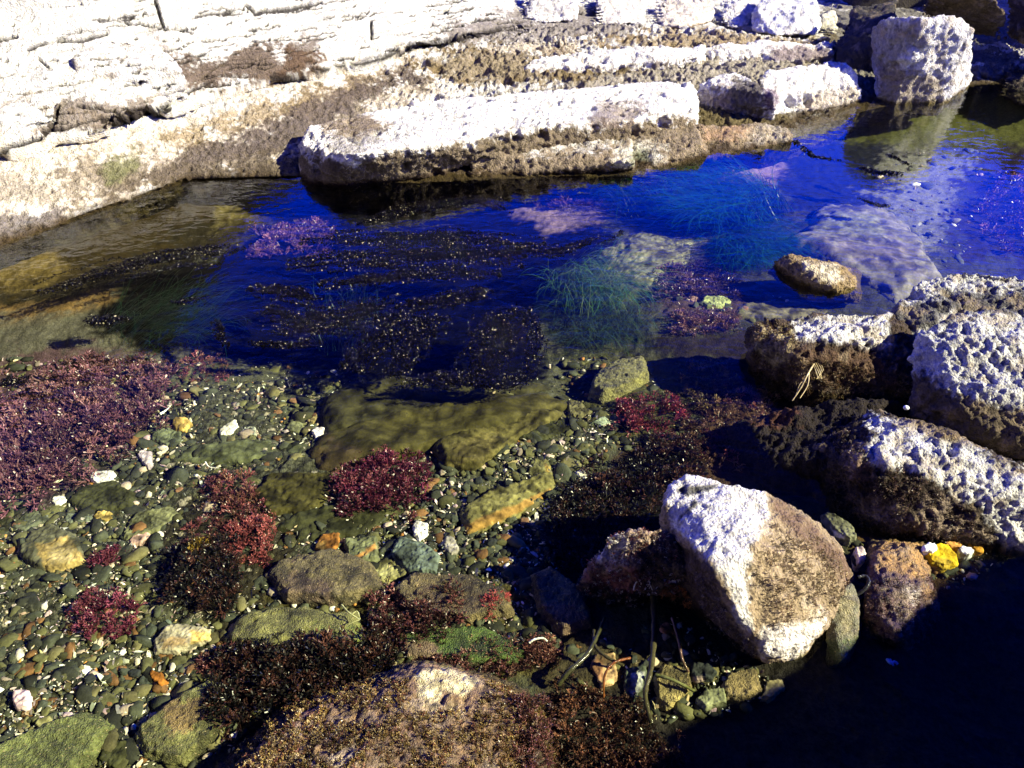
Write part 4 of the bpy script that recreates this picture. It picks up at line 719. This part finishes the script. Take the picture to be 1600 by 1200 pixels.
def tuft(name, label, poly, n, size, cols, dome=.04, cat='seaweed', group=None, lean=.6, bz=None, parent=None, kind=None):
    a = np.array(poly, float); x = []; 
    while len(x) < n:
        u = rng.uniform(a.min(0), a.max(0)); 
        if polysd(u[:1], u[1:], poly)[0] + 26 * _cn(u) > -45 * rng.rand() ** 5 and _cn(u * 2.3 + 50) + .55 > rng.rand() * .8: x.append(u)
    x = np.array(x); c0 = a.mean(0)
    if bz is None: pos, t = G_np(x)
    else: pos, t = P_np(x, np.full(n, bz))
    cw = pos.mean(0); rad = np.linalg.norm(pos[:, :2] - cw[:2], axis=1); rm = rad.max() + 1e-6
    cn = fbm(pos, 9, 3, 77); pos[:, 2] += dome * (1 - (rad / rm) ** 2) * .8 + np.clip(cn, -.4, .6) * size * .9
    s_ = size * 1.15 * rng.uniform(.5, 1.4, n); Vs, Fs, Cs = [], [], []; off = 0
    out = (pos[:, :2] - cw[:2]) / rm
    for k in range(len(FR)):
        m_ = np.arange(n) % len(FR) == k
        if not m_.any(): continue
        TV, TF, TH = FR[k]; nn = m_.sum(); ro = rots(nn, .25)
        zx = np.stack([out[m_, 0] * lean + rng.normal(size=nn) * .25, out[m_, 1] * lean + rng.normal(size=nn) * .25, np.ones(nn)], 1); zx /= np.linalg.norm(zx, axis=1)[:, None]
        xx = np.cross(np.array((0, 1., 0)), zx); xx /= np.linalg.norm(xx, axis=1)[:, None]; yy = np.cross(zx, xx); B = np.stack([xx, yy, zx], 2)
        V, Fc, Cc = copies((TV, TF), pos[m_], B @ ro, np.repeat(s_[m_][:, None], 3, 1), np.ones((nn, 3)), 0)
        cc = np.array(cols)[rng.randint(len(cols), size=nn)] * rng.uniform(.5, 1.35, (nn, 1)) * (1 + 1.3 * np.clip(cn[m_], -.5, .5))[:, None]
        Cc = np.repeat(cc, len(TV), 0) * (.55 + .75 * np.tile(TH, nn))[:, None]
        Vs.append(V); Fs.append(Fc + off); Cs.append(Cc); off += len(V)
    V = np.concatenate(Vs); C_ = np.concatenate(Cs)
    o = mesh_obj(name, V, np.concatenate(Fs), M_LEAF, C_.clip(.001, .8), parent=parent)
    return tag(o, label, cat if parent is None else None, group, kind)
REDS = [(.10,.016,.036),(.14,.03,.055),(.06,.01,.022),(.14,.04,.05)]; MAR = [(.14,.04,.05),(.09,.03,.04),(.2,.06,.06),(.16,.075,.05)]; BRN = [(.11,.06,.04),(.16,.09,.055),(.08,.035,.03)]; BLK_ = [(.012,.010,.008),(.03,.014,.011),(.008,.008,.007),(.05,.02,.015)]; PUR = [(.12,.05,.07),(.16,.07,.09),(.08,.035,.05)]
tuft('red_seaweed', 'large bright crimson seaweed tuft on the olive slab near the centre', [(528,775),(540,750),(600,720),(650,715),(670,740),(655,775),(620,800),(570,815),(535,805)], 300, .045, REDS, .05)
tuft('red_seaweed', 'wide pinkish purple seaweed bed along the left edge', [(-80,700),(0,640),(80,600),(170,570),(250,575),(268,600),(225,660),(200,690),(120,730),(50,770),(-80,800)], 1000, .062, [(.10,.04,.055),(.13,.055,.07),(.06,.025,.035),(.15,.075,.075)], .03)
tuft('red_seaweed', 'crimson seaweed tuft with a dark hollow above the cream veined stone', [(115,975),(130,945),(190,925),(215,945),(195,985),(150,1000)], 130, .034, REDS, .03)
tuft('red_seaweed', 'small purple red seaweed tuft right of the pink streaked stone', [(150,885),(165,870),(195,862),(205,875),(180,890)], 50, .03, REDS, .02)
tuft('red_seaweed', 'reddish brown seaweed strip running down beside the black weed, upper part', [(312,780),(330,755),(380,750),(420,790),(400,815),(340,800)], 150, .036, MAR, .03)
tuft('red_seaweed', 'salmon red seaweed tuft on the right of the black weed', [(355,870),(370,830),(410,810),(430,840),(420,870),(380,885)], 130, .034, [(.3,.08,.08),(.2,.05,.05),(.14,.04,.04)], .03)
tuft('red_seaweed', 'dull maroon seaweed tuft above the black weed', [(290,840),(320,815),(350,820),(345,850),(310,860)], 70, .03, MAR, .02)
tuft('red_seaweed', 'dark crimson seaweed tuft below the olive peaked stone', [(960,655),(985,630),(1030,625),(1070,640),(1050,670),(1010,685),(975,675)], 170, .04, [(.26,.04,.07),(.14,.025,.04),(.08,.02,.025)], .03)
tuft('red_seaweed', 'bright red seaweed tuft on the right end of the brown mossy boulder', [(748,945),(760,930),(785,932),(790,950),(775,968),(758,960)], 60, .026, [(.4,.07,.08),(.3,.05,.06)], .05)
tuft('dark_seaweed', 'maroon black seaweed clump between the mossy slabs and the green mossed rock', [(585,985),(600,955),(650,930),(720,920),(740,945),(660,985),(640,1010),(600,1010)], 230, .038, [(.07,.025,.025),(.03,.015,.013),(.12,.04,.04)], .03)
tuft('dark_seaweed', 'mixed pink and maroon seaweed fringe above the bottom boulder, at the lower right', [(650,1035),(760,1000),(850,1010),(850,1045),(760,1060),(700,1050)], 220, .032, [(.2,.1,.08),(.12,.04,.04),(.05,.02,.02)], .02)
tuft('dark_seaweed', 'black bushy seaweed clump in the lower left of the pool', [(270,900),(290,860),(340,850),(370,880),(375,920),(340,960),(300,950)], 260, .045, BLK_, .05)
tuft('dark_seaweed', 'black weed with gold flecks on top of the bushy clump', [(300,868),(315,855),(345,862),(340,885),(312,885)], 50, .03, [(.16,.10,.01),(.02,.016,.008)], .07)
tuft('dark_seaweed', 'black fringed seaweed spreading above the bottom boulder', [(340,1080),(370,1040),(460,1010),(560,1025),(620,1040),(560,1060),(440,1100),(370,1140)], 560, .05, BLK_, .04)
tuft('dark_seaweed', 'maroon seaweed patch between the cream veined stone and the yellow green slab', [(310,1050),(330,1025),(400,1020),(420,1040),(340,1075)], 120, .03, [(.14,.05,.05),(.08,.03,.03)], .02)
tuft('dark_seaweed', 'dull purple seaweed patch in the shallows left of the craggy rock', [(1020,440),(1080,420),(1150,440),(1150,465),(1080,470),(1030,465)], 220, .05, [(.1,.05,.07),(.06,.03,.045)], .02)
tuft('dark_seaweed', 'brown pink seaweed patch before the shadow of the craggy rock', [(1050,520),(1070,490),(1130,490),(1150,515),(1100,530)], 150, .04, [(.16,.08,.07),(.08,.04,.04)], .02)
tuft('dark_seaweed', 'brown seaweed carpet on the sunlit strip behind the big boulder', [(1060,690),(1120,640),(1190,600),(1220,620),(1170,690),(1110,740),(1060,760)], 300, .036, BRN + [(.14,.04,.04)], .02)
tuft('dark_seaweed', 'brown seaweed fringe at the sunlit edge of the olive strip', [(1060,600),(1110,570),(1150,600),(1110,650),(1060,640)], 150, .036, [(.1,.07,.03),(.06,.03,.03)], .02)
tuft('dark_seaweed', 'rosy brown seaweed at the lower end of the dark channel', [(820,1010),(860,1000),(870,1040),(830,1060),(800,1040)], 120, .03, [(.2,.09,.07),(.1,.04,.035)], .02)
tuft('dark_seaweed', 'pinkish weed tufts along the right corner of the bottom boulder', [(800,1100),(830,1090),(860,1140),(860,1200),(820,1200)], 160, .028, [(.13,.05,.04),(.07,.03,.02)], .02, bz=.02)
tuft('red_seaweed', 'pale purple weed bed under the blue water at the far right', [(1530,330),(1580,280),(1680,270),(1680,400),(1560,395)], 260, .07, PUR, .03)
tuft('red_seaweed', 'purple brown weed bed in the blue water by the far bank, left part', [(800,300),(880,285),(960,295),(940,325),(850,330)], 220, .06, PUR, .02)
tuft('red_seaweed', 'purple brown weed bed in the blue water by the far bank, right part', [(1060,260),(1150,235),(1200,250),(1150,285),(1080,285)], 180, .06, PUR, .02)
tuft('red_seaweed', 'purple weed patch showing through the blue water left of centre', [(390,395),(450,360),(520,355),(500,385),(430,405)], 200, .06, PUR, .02)
tuft('dark_seaweed', 'dim purple brown weed patch below the black kelp, at the left', [(290,570),(340,560),(360,590),(310,600)], 70, .035, MAR, .02)
tuft('dark_seaweed', 'brown red weed carpet right of the bottom boulder, running into the black shadow', [(860,1080),(900,1060),(1000,1120),(1060,1200),(1000,1260),(870,1240)], 420, .034, [(.12,.05,.03),(.07,.03,.02),(.04,.02,.015)], .02)
tuft('dark_seaweed', 'black weed in the dark channel left of the big boulder', [(850,810),(940,740),(1040,690),(1090,690),(1060,760),(1000,830),(900,890)], 520, .045, BLK_, .02)  # weed, spread wide and dense to blacken the boulder's shadow as well
tuft('orange_seaweed', 'rusty orange weed tuft in the shade under the big boulder', [(1030,925),(1045,915),(1068,930),(1075,950),(1050,950)], 50, .02, [(.35,.12,.02),(.2,.07,.01)], .02, bz=.03)
def wrap(o, part):                     # an Empty at the thing's base takes over name and description; the mesh becomes its part
    nm = o.name; o.name = part; r = bpy.data.objects.new(nm, None); COL.objects.link(r); r.location = o.location.copy()
    for k in ('label', 'category', 'group'):
        if k in o: r[k] = o[k]; del o[k]
    o.parent = r; o.location = (0, 0, 0); return r
def turf(o, n, size, cols, polys, up=-.2):
    V, N, q, c = o_data[o.name]; o = wrap(o, 'stone_body'); px, py = proj(V); m_ = np.zeros(len(V), bool)
    for pl in polys: m_ |= polysd(px, py, pl) + 14 * fbm(V, 14, 3, 5) > 0
    m_ &= (N[:, 2] > up) & (V[:, 2] > -.06) & (fbm(V, 20, 3, 8) > -.1); vn = fbm(V, 9, 4, 15); idx = np.where(m_)[0]
    if not len(idx): return
    idx = idx[rng.randint(len(idx), size=n)]; zx = N[idx] + rng.normal(size=(n, 3)) * .35; zx /= np.linalg.norm(zx, axis=1)[:, None]
    xx = np.cross(rng.normal(size=(n, 3)), zx); xx /= np.linalg.norm(xx, axis=1)[:, None]; B = np.stack([xx, np.cross(zx, xx), zx], 2); Vs, Fs, Cs = [], [], []; off = 0
    for k in range(3):
        TV, TF, TH = SF[k]; mk = np.arange(n) % 3 == k; nn = mk.sum(); s_ = size * rng.uniform(.5, 1.4, nn)
        v, f, _ = copies((TV, TF), V[idx[mk]], B[mk], np.repeat(s_[:, None], 3, 1), np.ones((nn, 3)), 0)
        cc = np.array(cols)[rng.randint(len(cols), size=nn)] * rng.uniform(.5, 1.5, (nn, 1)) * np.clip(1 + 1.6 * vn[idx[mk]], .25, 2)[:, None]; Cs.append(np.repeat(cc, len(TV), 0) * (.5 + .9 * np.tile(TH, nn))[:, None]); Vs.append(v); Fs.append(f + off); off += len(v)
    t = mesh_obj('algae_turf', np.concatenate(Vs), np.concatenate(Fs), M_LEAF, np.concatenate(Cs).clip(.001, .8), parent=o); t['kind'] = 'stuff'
SF = [frond(50 + s, 3, 2, .07) for s in range(3)]
TB = [(.2,.125,.035),(.14,.085,.025),(.27,.19,.06),(.1,.05,.022),(.17,.07,.04),(.35,.26,.12)]
turf(MOUND, 9000, .014, TB, [[(300,1230),(330,1180),(440,1100),(560,1070),(640,1060),(640,1110),(740,1110),(760,1060),(900,1130),(900,1250)]])
turf(BIGB, 2600, .011, [(.34,.24,.13),(.2,.13,.09),(.42,.33,.2)], [[(1205,820),(1300,850),(1330,930),(1290,965),(1190,985),(1175,900)], [(1090,890),(1150,970),(1200,1030),(1100,1000)]])
turf(BIGB2, 1500, .014, [(.2,.13,.08),(.6,.5,.4),(.2,.06,.05)], [[(905,830),(1090,830),(1090,950),(905,950)]])
turf(CRAG, 2600, .014, [(.16,.09,.05),(.1,.06,.03),(.24,.17,.07)], [[(1175,500),(1240,510),(1250,550),(1430,590),(1420,640),(1180,640)]])
turf(RUSTY, 1500, .009, [(.16,.08,.06),(.22,.12,.08),(.08,.04,.04)], [[(1350,900),(1470,900),(1470,1020),(1350,1020)]])
turf(RIDGE, 2000, .014, [(.10,.07,.04),(.18,.12,.08)], [[(1300,650),(1360,720),(1470,760),(1560,850),(1300,840)]])
# ------------------------------------------------------------------ surf grass
def grass(name, label, poly, n, length, ang, cols, wid=.0016, zoff=.02, lift=.08, spread=.5):
    a = np.array(poly, float); x = []
    while len(x) < n:
        u = rng.uniform(a.min(0), a.max(0))
        if polysd(u[:1], u[1:], poly)[0] > 0: x.append(u)
    pos, t = G_np(np.array(x)); S_ = 9; th = ang + rng.normal(size=n) * spread; cur = rng.normal(size=n) * .9; ln = length * rng.uniform(.5, 1.2, n)
    p = pos.copy(); p[:, 2] += .01; V = np.zeros((n, S_ * 2, 3)); top = -.006 - rng.rand(n) * .03
    for k in range(S_):
        f = k / (S_ - 1); h = th + cur * f; d = np.stack([np.cos(h), np.sin(h), np.zeros(n)], 1); sd_ = np.stack([-np.sin(h), np.cos(h), np.zeros(n)], 1)
        wd = wid * (1 - .8 * f); z = pos[:, 2] + np.minimum(np.sin(f * 2.2) * lift * (ln / length), top - pos[:, 2])
        q = p.copy(); q[:, 2] = z; V[:, 2 * k] = q - sd_ * wd; V[:, 2 * k + 1] = q + sd_ * wd; p = p + d * (ln / S_)[:, None]
    base = (np.arange(n) * S_ * 2)[:, None, None]; f_ = np.array([[2 * k, 2 * k + 1, 2 * k + 3, 2 * k + 2] for k in range(S_ - 1)])[None]
    cc = np.array(cols)[rng.randint(len(cols), size=n)] * rng.uniform(.25, 1.1, (n, 1))
    tag(mesh_obj(name, V.reshape(-1, 3), (base + f_).reshape(-1, 4), M_LEAF, np.repeat(cc, S_ * 2, 0).clip(.001, .8)), label, 'sea grass')
GRN = [(.04,.13,.01),(.07,.2,.02),(.02,.06,.01),(.16,.24,.06)]
grass('sea_grass', 'sunlit green sea grass tuft right of the black kelp', [(850,450),(880,425),(940,430),(980,460),(960,490),(880,490)], 950, .34, -.9, GRN, spread=.7, lift=.2)
grass('sea_grass', 'dark green sea grass fading into the black kelp below the sunlit tuft', [(870,490),(980,480),(1010,510),(960,550),(880,550)], 500, .26, -1.2, [(.02,.05,.015),(.04,.08,.03)], spread=.6, lift=.15)
grass('sea_grass', 'large green sea grass patch under the blue water', [(1070,330),(1110,290),(1200,290),(1240,330),(1200,360),(1100,370)], 1500, .5, 3.5, [(.003,.05,.002),(.006,.085,.004),(.002,.03,.001)], wid=.003, spread=.4, lift=.22)
grass('sea_grass', 'green sea grass patch just below the large blue water patch', [(1100,385),(1150,365),(1200,385),(1190,420),(1130,425)], 900, .4, -1.2, [(.003,.05,.002),(.006,.08,.004),(.002,.03,.001)], wid=.0025, spread=.6, lift=.18)
grass('sea_grass', 'dim green sea grass left of the large patch near the far bank', [(950,310),(1000,290),(1060,300),(1050,330),(980,345)], 380, .4, 3.4, [(.005,.04,.003),(.004,.025,.004)], wid=.003, spread=.5, lift=.2)
grass('sea_grass', 'thin teal sea grass strands at the left tip of the kelp', [(130,520),(220,480),(320,490),(330,530),(220,560)], 420, .42, .3, [(.01,.035,.012),(.008,.025,.008)], wid=.0018, spread=.5, lift=.12)
grass('sea_grass', 'sparse green blades in the middle of the black kelp', [(480,520),(560,480),(600,520),(580,560),(500,560)], 120, .3, 1.2, [(.02,.06,.03)], spread=.8, lift=.25)
# ------------------------------------------------------------------ floating beaded kelp
def kelp(label, path, wpx, strands, per=120, leaf=.0075, gl=.5, group=None):
    path = np.array(path, float); seg = np.cumsum([0] + [np.hypot(*(path[k + 1] - path[k])) for k in range(len(path) - 1)]); Vp, Fp, Cp = [], [], []; off = 0; Lf, Lv, Lc = [], [], []; lo = 0
    W = np.stack([P(*p, 0)[:] for p in path]); wl_ = wpx * mpp(*path.mean(0)); sw = np.cumsum([0] + [np.linalg.norm(W[k + 1] - W[k]) for k in range(len(W) - 1)])
    for s in range(int(strands * 1.5)):
        t0 = rng.uniform(-.05, .6); t1 = min(1.08, t0 + rng.uniform(.25, .6)); m_ = int(per * (t1 - t0) * (sw[-1] / .6)) + 14; tt = np.linspace(t0, t1, m_)
        cx = np.interp(tt * sw[-1], sw, W[:, 0]); cy = np.interp(tt * sw[-1], sw, W[:, 1]); dx, dy = np.gradient(cx), np.gradient(cy); l_ = np.hypot(dx, dy) + 1e-9
        o_ = rng.normal() * wl_ * .5 + np.sin(tt * rng.uniform(5, 14) + rng.uniform(0, 6)) * wl_ * .25 * (.4 + tt)
        x = cx - dy / l_ * o_; y = cy + dx / l_ * o_; z = .001 + np.sin(tt * rng.uniform(15, 30) + rng.uniform(0, 6)) * .006 - .002
        # thin stalk
        pts = np.stack([x, y, z - .002], 1); sdv = np.stack([-dy / l_, dx / l_, np.zeros(m_)], 1) * .0012; V = np.empty((m_ * 2, 3)); V[0::2] = pts - sdv; V[1::2] = pts + sdv
        Fp.append(np.array([[2 * k, 2 * k + 1, 2 * k + 3, 2 * k + 2] for k in range(m_ - 1)]) + off); Vp.append(V); Cp.append(np.tile((.006, .005, .003), (m_ * 2, 1))); off += len(V)
        rp = 3; pp = np.repeat(pts, rp, 0) + rng.normal(size=(m_ * rp, 3)) * (.006, .006, .002); nn = len(pp)
        br = rng.rand(nn) + .03 * np.clip(fbm(pp, 14, 2, 5) * 2, -1, 1); s_ = leaf * np.exp(rng.normal(-.25, .4, nn)).clip(.3, 1.8)
        LT = (np.array([(0, -.1, 0), (.5, -.42, .12), (1.1, 0, -.05), (.5, .42, .12), (.45, 0, .34)]), np.array([[0, 1, 4], [1, 2, 4], [2, 3, 4], [3, 0, 4]]))
        cc = np.where(br[:, None] > .978, np.array((.3, .26, .16)), np.array((.0025, .002, .001))) * rng.uniform(.4, 1.6, (nn, 1))  # the few pale leaflets are painted sun sparkle
        V, Fc, Cc = copies(LT, pp, rots(nn, .6), np.stack([s_, s_, s_], 1), cc, .08)
        Lf.append(Fc + lo); Lv.append(V); Lc.append(Cc); lo += len(V)
    o = tag(mesh_obj('floating_kelp', np.concatenate(Vp), Fp, M_KELP, np.concatenate(Cp).clip(.001, .8)), label, 'kelp', group)
    o = wrap(o, 'stems')
    mesh_obj('leaflets', np.concatenate(Lv), np.concatenate(Lf), M_KELP, np.concatenate(Lc).clip(.0005, .8), parent=o)
for lb, pth, wd, ns in [
  ('dark kelp raft drifting off the left bank, upper left of the pool', [(60,455),(160,425),(280,400),(380,390)], 30, 26),
  ('kelp raft with a pale stem at the left tip of the weed bed', [(130,500),(170,500),(215,494)], 10, 14),
  ('thin kelp strand in the blue water below the left weed raft', [(270,475),(310,465),(320,460)], 6, 7),
  ('kelp fringe against the far bank left of the blue water', [(560,350),(650,325),(760,310),(800,330)], 16, 22),
  ('long kelp strand reaching the right tip of the weed bed', [(640,400),(760,395),(880,390),(970,362)], 14, 24),
  ('kelp mat spread across the upper middle of the weed bed', [(470,380),(580,375),(700,370),(850,380)], 34, 44),
  ('kelp raft in the left middle of the weed bed', [(390,450),(450,455),(500,470)], 16, 26),
  ('kelp band crossing the middle of the weed bed', [(500,445),(600,435),(700,425),(780,430)], 18, 40),
  ('kelp raft on the right middle of the weed bed with many pale tips', [(620,480),(700,470),(770,455)], 22, 40),
  ('kelp streak in the lower left of the weed bed', [(335,500),(345,525),(350,545)], 10, 10),
  ('low kelp streak along the lower left of the weed bed', [(385,535),(440,540),(500,535)], 8, 14),
  ('dense beaded kelp clump hanging down at the lower centre', [(620,590),(640,540),(680,500)], 26, 36),
  ('dense beaded kelp clump at the lower right of the weed bed', [(740,600),(760,545),(790,490),(820,500)], 36, 60),
  ('kelp strand between the weed bed and the right hand grass', [(820,590),(840,530),(830,480)], 12, 10),
  ('broad dark kelp sheet between the upper mat and the middle band', [(450,420),(560,405),(680,395),(820,400)], 30, 50),
  ('dark kelp sheet filling the lower left half of the weed bed', [(400,490),(480,505),(570,490),(640,470)], 40, 50),
  ('dark kelp hanging in the gap between the two dense beaded clumps', [(560,580),(580,540),(640,500),(700,500)], 34, 46),
  ('dark kelp along the lowest edge of the weed bed', [(620,600),(700,590),(790,600),(830,580)], 18, 36),
  ('thin curved kelp string on the bright blue water', [(1235,215),(1270,245),(1320,252)], 4, 5),
  ('small kelp raft on the bright blue water', [(1340,262),(1370,268),(1410,272)], 6, 9),
  ('faint dark kelp line right of the small raft', [(1385,240),(1430,262)], 2, 3),
  ('small kelp scrap low on the bright blue water', [(1330,305),(1370,320),(1400,322)], 5, 5),
  ('small dark kelp wisp at the left edge above the pink weed', [(-10,600),(20,598),(40,592)], 8, 8)]:
    kelp(lb, pth, wd, ns, leaf=.0075 if pth[0][1] > 300 else .012)
# ------------------------------------------------------------------ roots, stalks, shells
def tube(name, label, cat, chains, mat, colr, parent=None):
    """chains: list of (list of world points, r0, r1)"""
    Vs, Fs = [], []; off = 0; K_ = 7
    for pts, r0, r1 in chains:
        pts = [Vector(p) for p in pts]; sm = []
        for k in range(len(pts) - 1):
            p0, p1, p2, p3 = pts[max(k - 1, 0)], pts[k], pts[k + 1], pts[min(k + 2, len(pts) - 1)]
            for j in range(6):
                t = j / 6; sm.append(.5 * ((2 * p1) + (p2 - p0) * t + (2 * p0 - 5 * p1 + 4 * p2 - p3) * t * t + (3 * p1 - p0 - 3 * p2 + p3) * t ** 3))
        sm.append(pts[-1]); n_ = len(sm)
        for k, p in enumerate(sm):
            d = (sm[min(k + 1, n_ - 1)] - sm[max(k - 1, 0)]).normalized(); a = d.cross(Vector((.1, .2, 1))).normalized(); b_ = d.cross(a); r = r0 + (r1 - r0) * k / (n_ - 1); r *= 1 + .18 * math.sin(k * 2.3)
            for j in range(K_): an = 6.283 * j / K_; Vs.append((p + a * math.cos(an) * r + b_ * math.sin(an) * r)[:])
        Fs += [[off + k * K_ + j, off + k * K_ + (j + 1) % K_, off + (k + 1) * K_ + (j + 1) % K_, off + (k + 1) * K_ + j] for k in range(n_ - 1) for j in range(K_)]
        off += n_ * K_
    V = np.array(Vs); c = np.tile(colr, (len(V), 1)) * (1 + .4 * perlin(V * 30))[:, None]
    o = mesh_obj(name, V, np.array(Fs), mat, c.clip(.002, .85), parent=parent); return tag(o, label, cat)
def C3(l): return [P(*p) for p in l]
tube('kelp_stalk', 'long dark kelp stalk curving down from the shade to the golden stone', 'kelp stalk', [(C3([(1020,930,.0),(1022,980,.0),(1018,1040,.0),(1008,1085,-.01),(1018,1130,-.03)]), .011, .007)], M_KELP, (.05,.045,.02))
tube('kelp_stalk', 'dark kelp stalk sweeping down left from the elongated mossy rock', 'kelp stalk', [(C3([(945,965,-.02),(930,1000,-.0),(915,1025,.0),(890,1048,-.0),(872,1070,-.03)]), .006, .008)], M_KELP, (.04,.04,.018))
tube('kelp_stalk', 'curled dark kelp stalk bending to the right in the root tangle', 'kelp stalk', [(C3([(928,985,-.01),(930,1010,.0),(950,1028,.0),(975,1040,-.01)]), .006, .005)], M_KELP, (.045,.04,.02))
tube('kelp_stalk', 'thin rusty kelp stalk arching over the tan and rust stone', 'kelp stalk', [(C3([(985,1028,.02),(960,1035,.03),(945,1055,.02),(943,1090,-.03)]), .004, .0035)], M_KELP, (.14,.05,.015))
tube('kelp_stalk', 'straight brown kelp stalk at the right side of the root tangle', 'kelp stalk', [(C3([(1050,965,.03),(1060,1000,.02),(1066,1030,.0),(1076,1050,-.02)]), .005, .004)], M_KELP, (.10,.06,.04))
tube('kelp_stalk', 'olive twig lying across the golden mossy stone', 'kelp stalk', [(C3([(1025,1055,-.01),(1050,1062,.0),(1085,1080,-.01)]), .006, .005)], M_KELP, (.14,.15,.05))
tube('kelp_stalk', 'black curled strap between the olive tapering stone and the rusty rock', 'kelp stalk', [(C3([(1338,930,.03),(1352,920,.05),(1358,908,.06),(1352,900,.06),(1340,902,.06)]), .006, .005)], M_KELP, (.03,.03,.03))
ch = []
for k in range(9):
    x0, y0 = 1020 + rng.uniform(-12, 14), 888 + rng.uniform(-3, 3); ch.append((C3([(x0, y0, .07), (x0 + rng.uniform(-8, 8), y0 + 10, .085), (x0 + rng.uniform(-16, 8), y0 + 20, .07), (x0 + rng.uniform(-20, 6), y0 + 32, .05)]), .0032, .0018))
tube('bleached_root', 'pale bleached root tuft hanging off the rock left of the big boulder', 'root', ch, M_LEAF, (.5,.47,.36))
ch = [(C3([(1272,568,.12),(1262,585,.11),(1252,605,.07),(1238,626,.02)]), .004, .002), (C3([(1264,582,.11),(1262,602,.07),(1250,622,.03)]), .003, .0015), (C3([(1258,594,.09),(1250,600,.08),(1244,616,.04)]), .002, .001)]
for k in range(5): ch.append((C3([(1268 + k * 3, 566, .12), (1274 + k * 3, 578, .11), (1272 + rng.uniform(0, 14), 592, .08)]), .002, .001))
tube('bleached_root', 'dry forked straw coloured seaweed hanging from the craggy rock', 'root', ch, M_LEAF, (.5,.4,.2))
tube('twig', 'small forked pale twig over the mossy slabs near the lower centre', 'twig', [(C3([(534,945,-.04),(545,957,-.035),(562,968,-.04)]), .0035, .002), (C3([(550,960,-.035),(558,955,-.03),(563,968,-.04)]), .002, .001), (C3([(562,968,-.04),(545,975,-.05)]), .002, .001)], M_LEAF, (.45,.45,.22))
tube('shell', 'white curved shell rim near the dark channel', 'shell', [(C3([(827,1004,-.03),(835,999,-.02),(848,997,-.02),(855,1002,-.03)]), .004, .003)], M_STONE, (.8,.78,.7))
tube('shell', 'thin white crescent shell in the left gravel', 'shell', [(C3([(321,722,-.13),(326,729,-.13),(335,731,-.13),(342,731,-.13)]), .003, .002)], M_STONE, (.8,.78,.7))
tube('shell', 'narrow white shell shard above the yellow orange pebble', 'shell', [(C3([(250,647,-.15),(258,642,-.15),(266,635,-.15)]), .006, .002)], M_STONE, (.8,.78,.7))
tube('blue_glint', 'small blue glint on the black water at the lower right, built as a floating shape', 'glint', [(C3([(1386,1030,.002),(1391,1036,.004),(1398,1034,.004),(1403,1038,.002)]), .005, .004), (C3([(1390,1030,.002),(1396,1040,.002)]), .004, .003)], M_LEAF, (.05,.15,.5))  # glint of sky modelled as small blue tubes
for x, y, z, lb in [(1416,637,.17,'tiny white limpet on the ridge of the low white ridged rock'), (1108 + 270, 522, .2, 'tiny pale limpet on the craggy white topped rock')]:
    g = P(x, y, z); V = I2[0] * (.012, .011, .009) + np.array(g[:]); tag(mesh_obj('limpet', V, I2[1], M_STONE, np.tile((.75, .73, .68), (len(V), 1))), lb, 'shell')
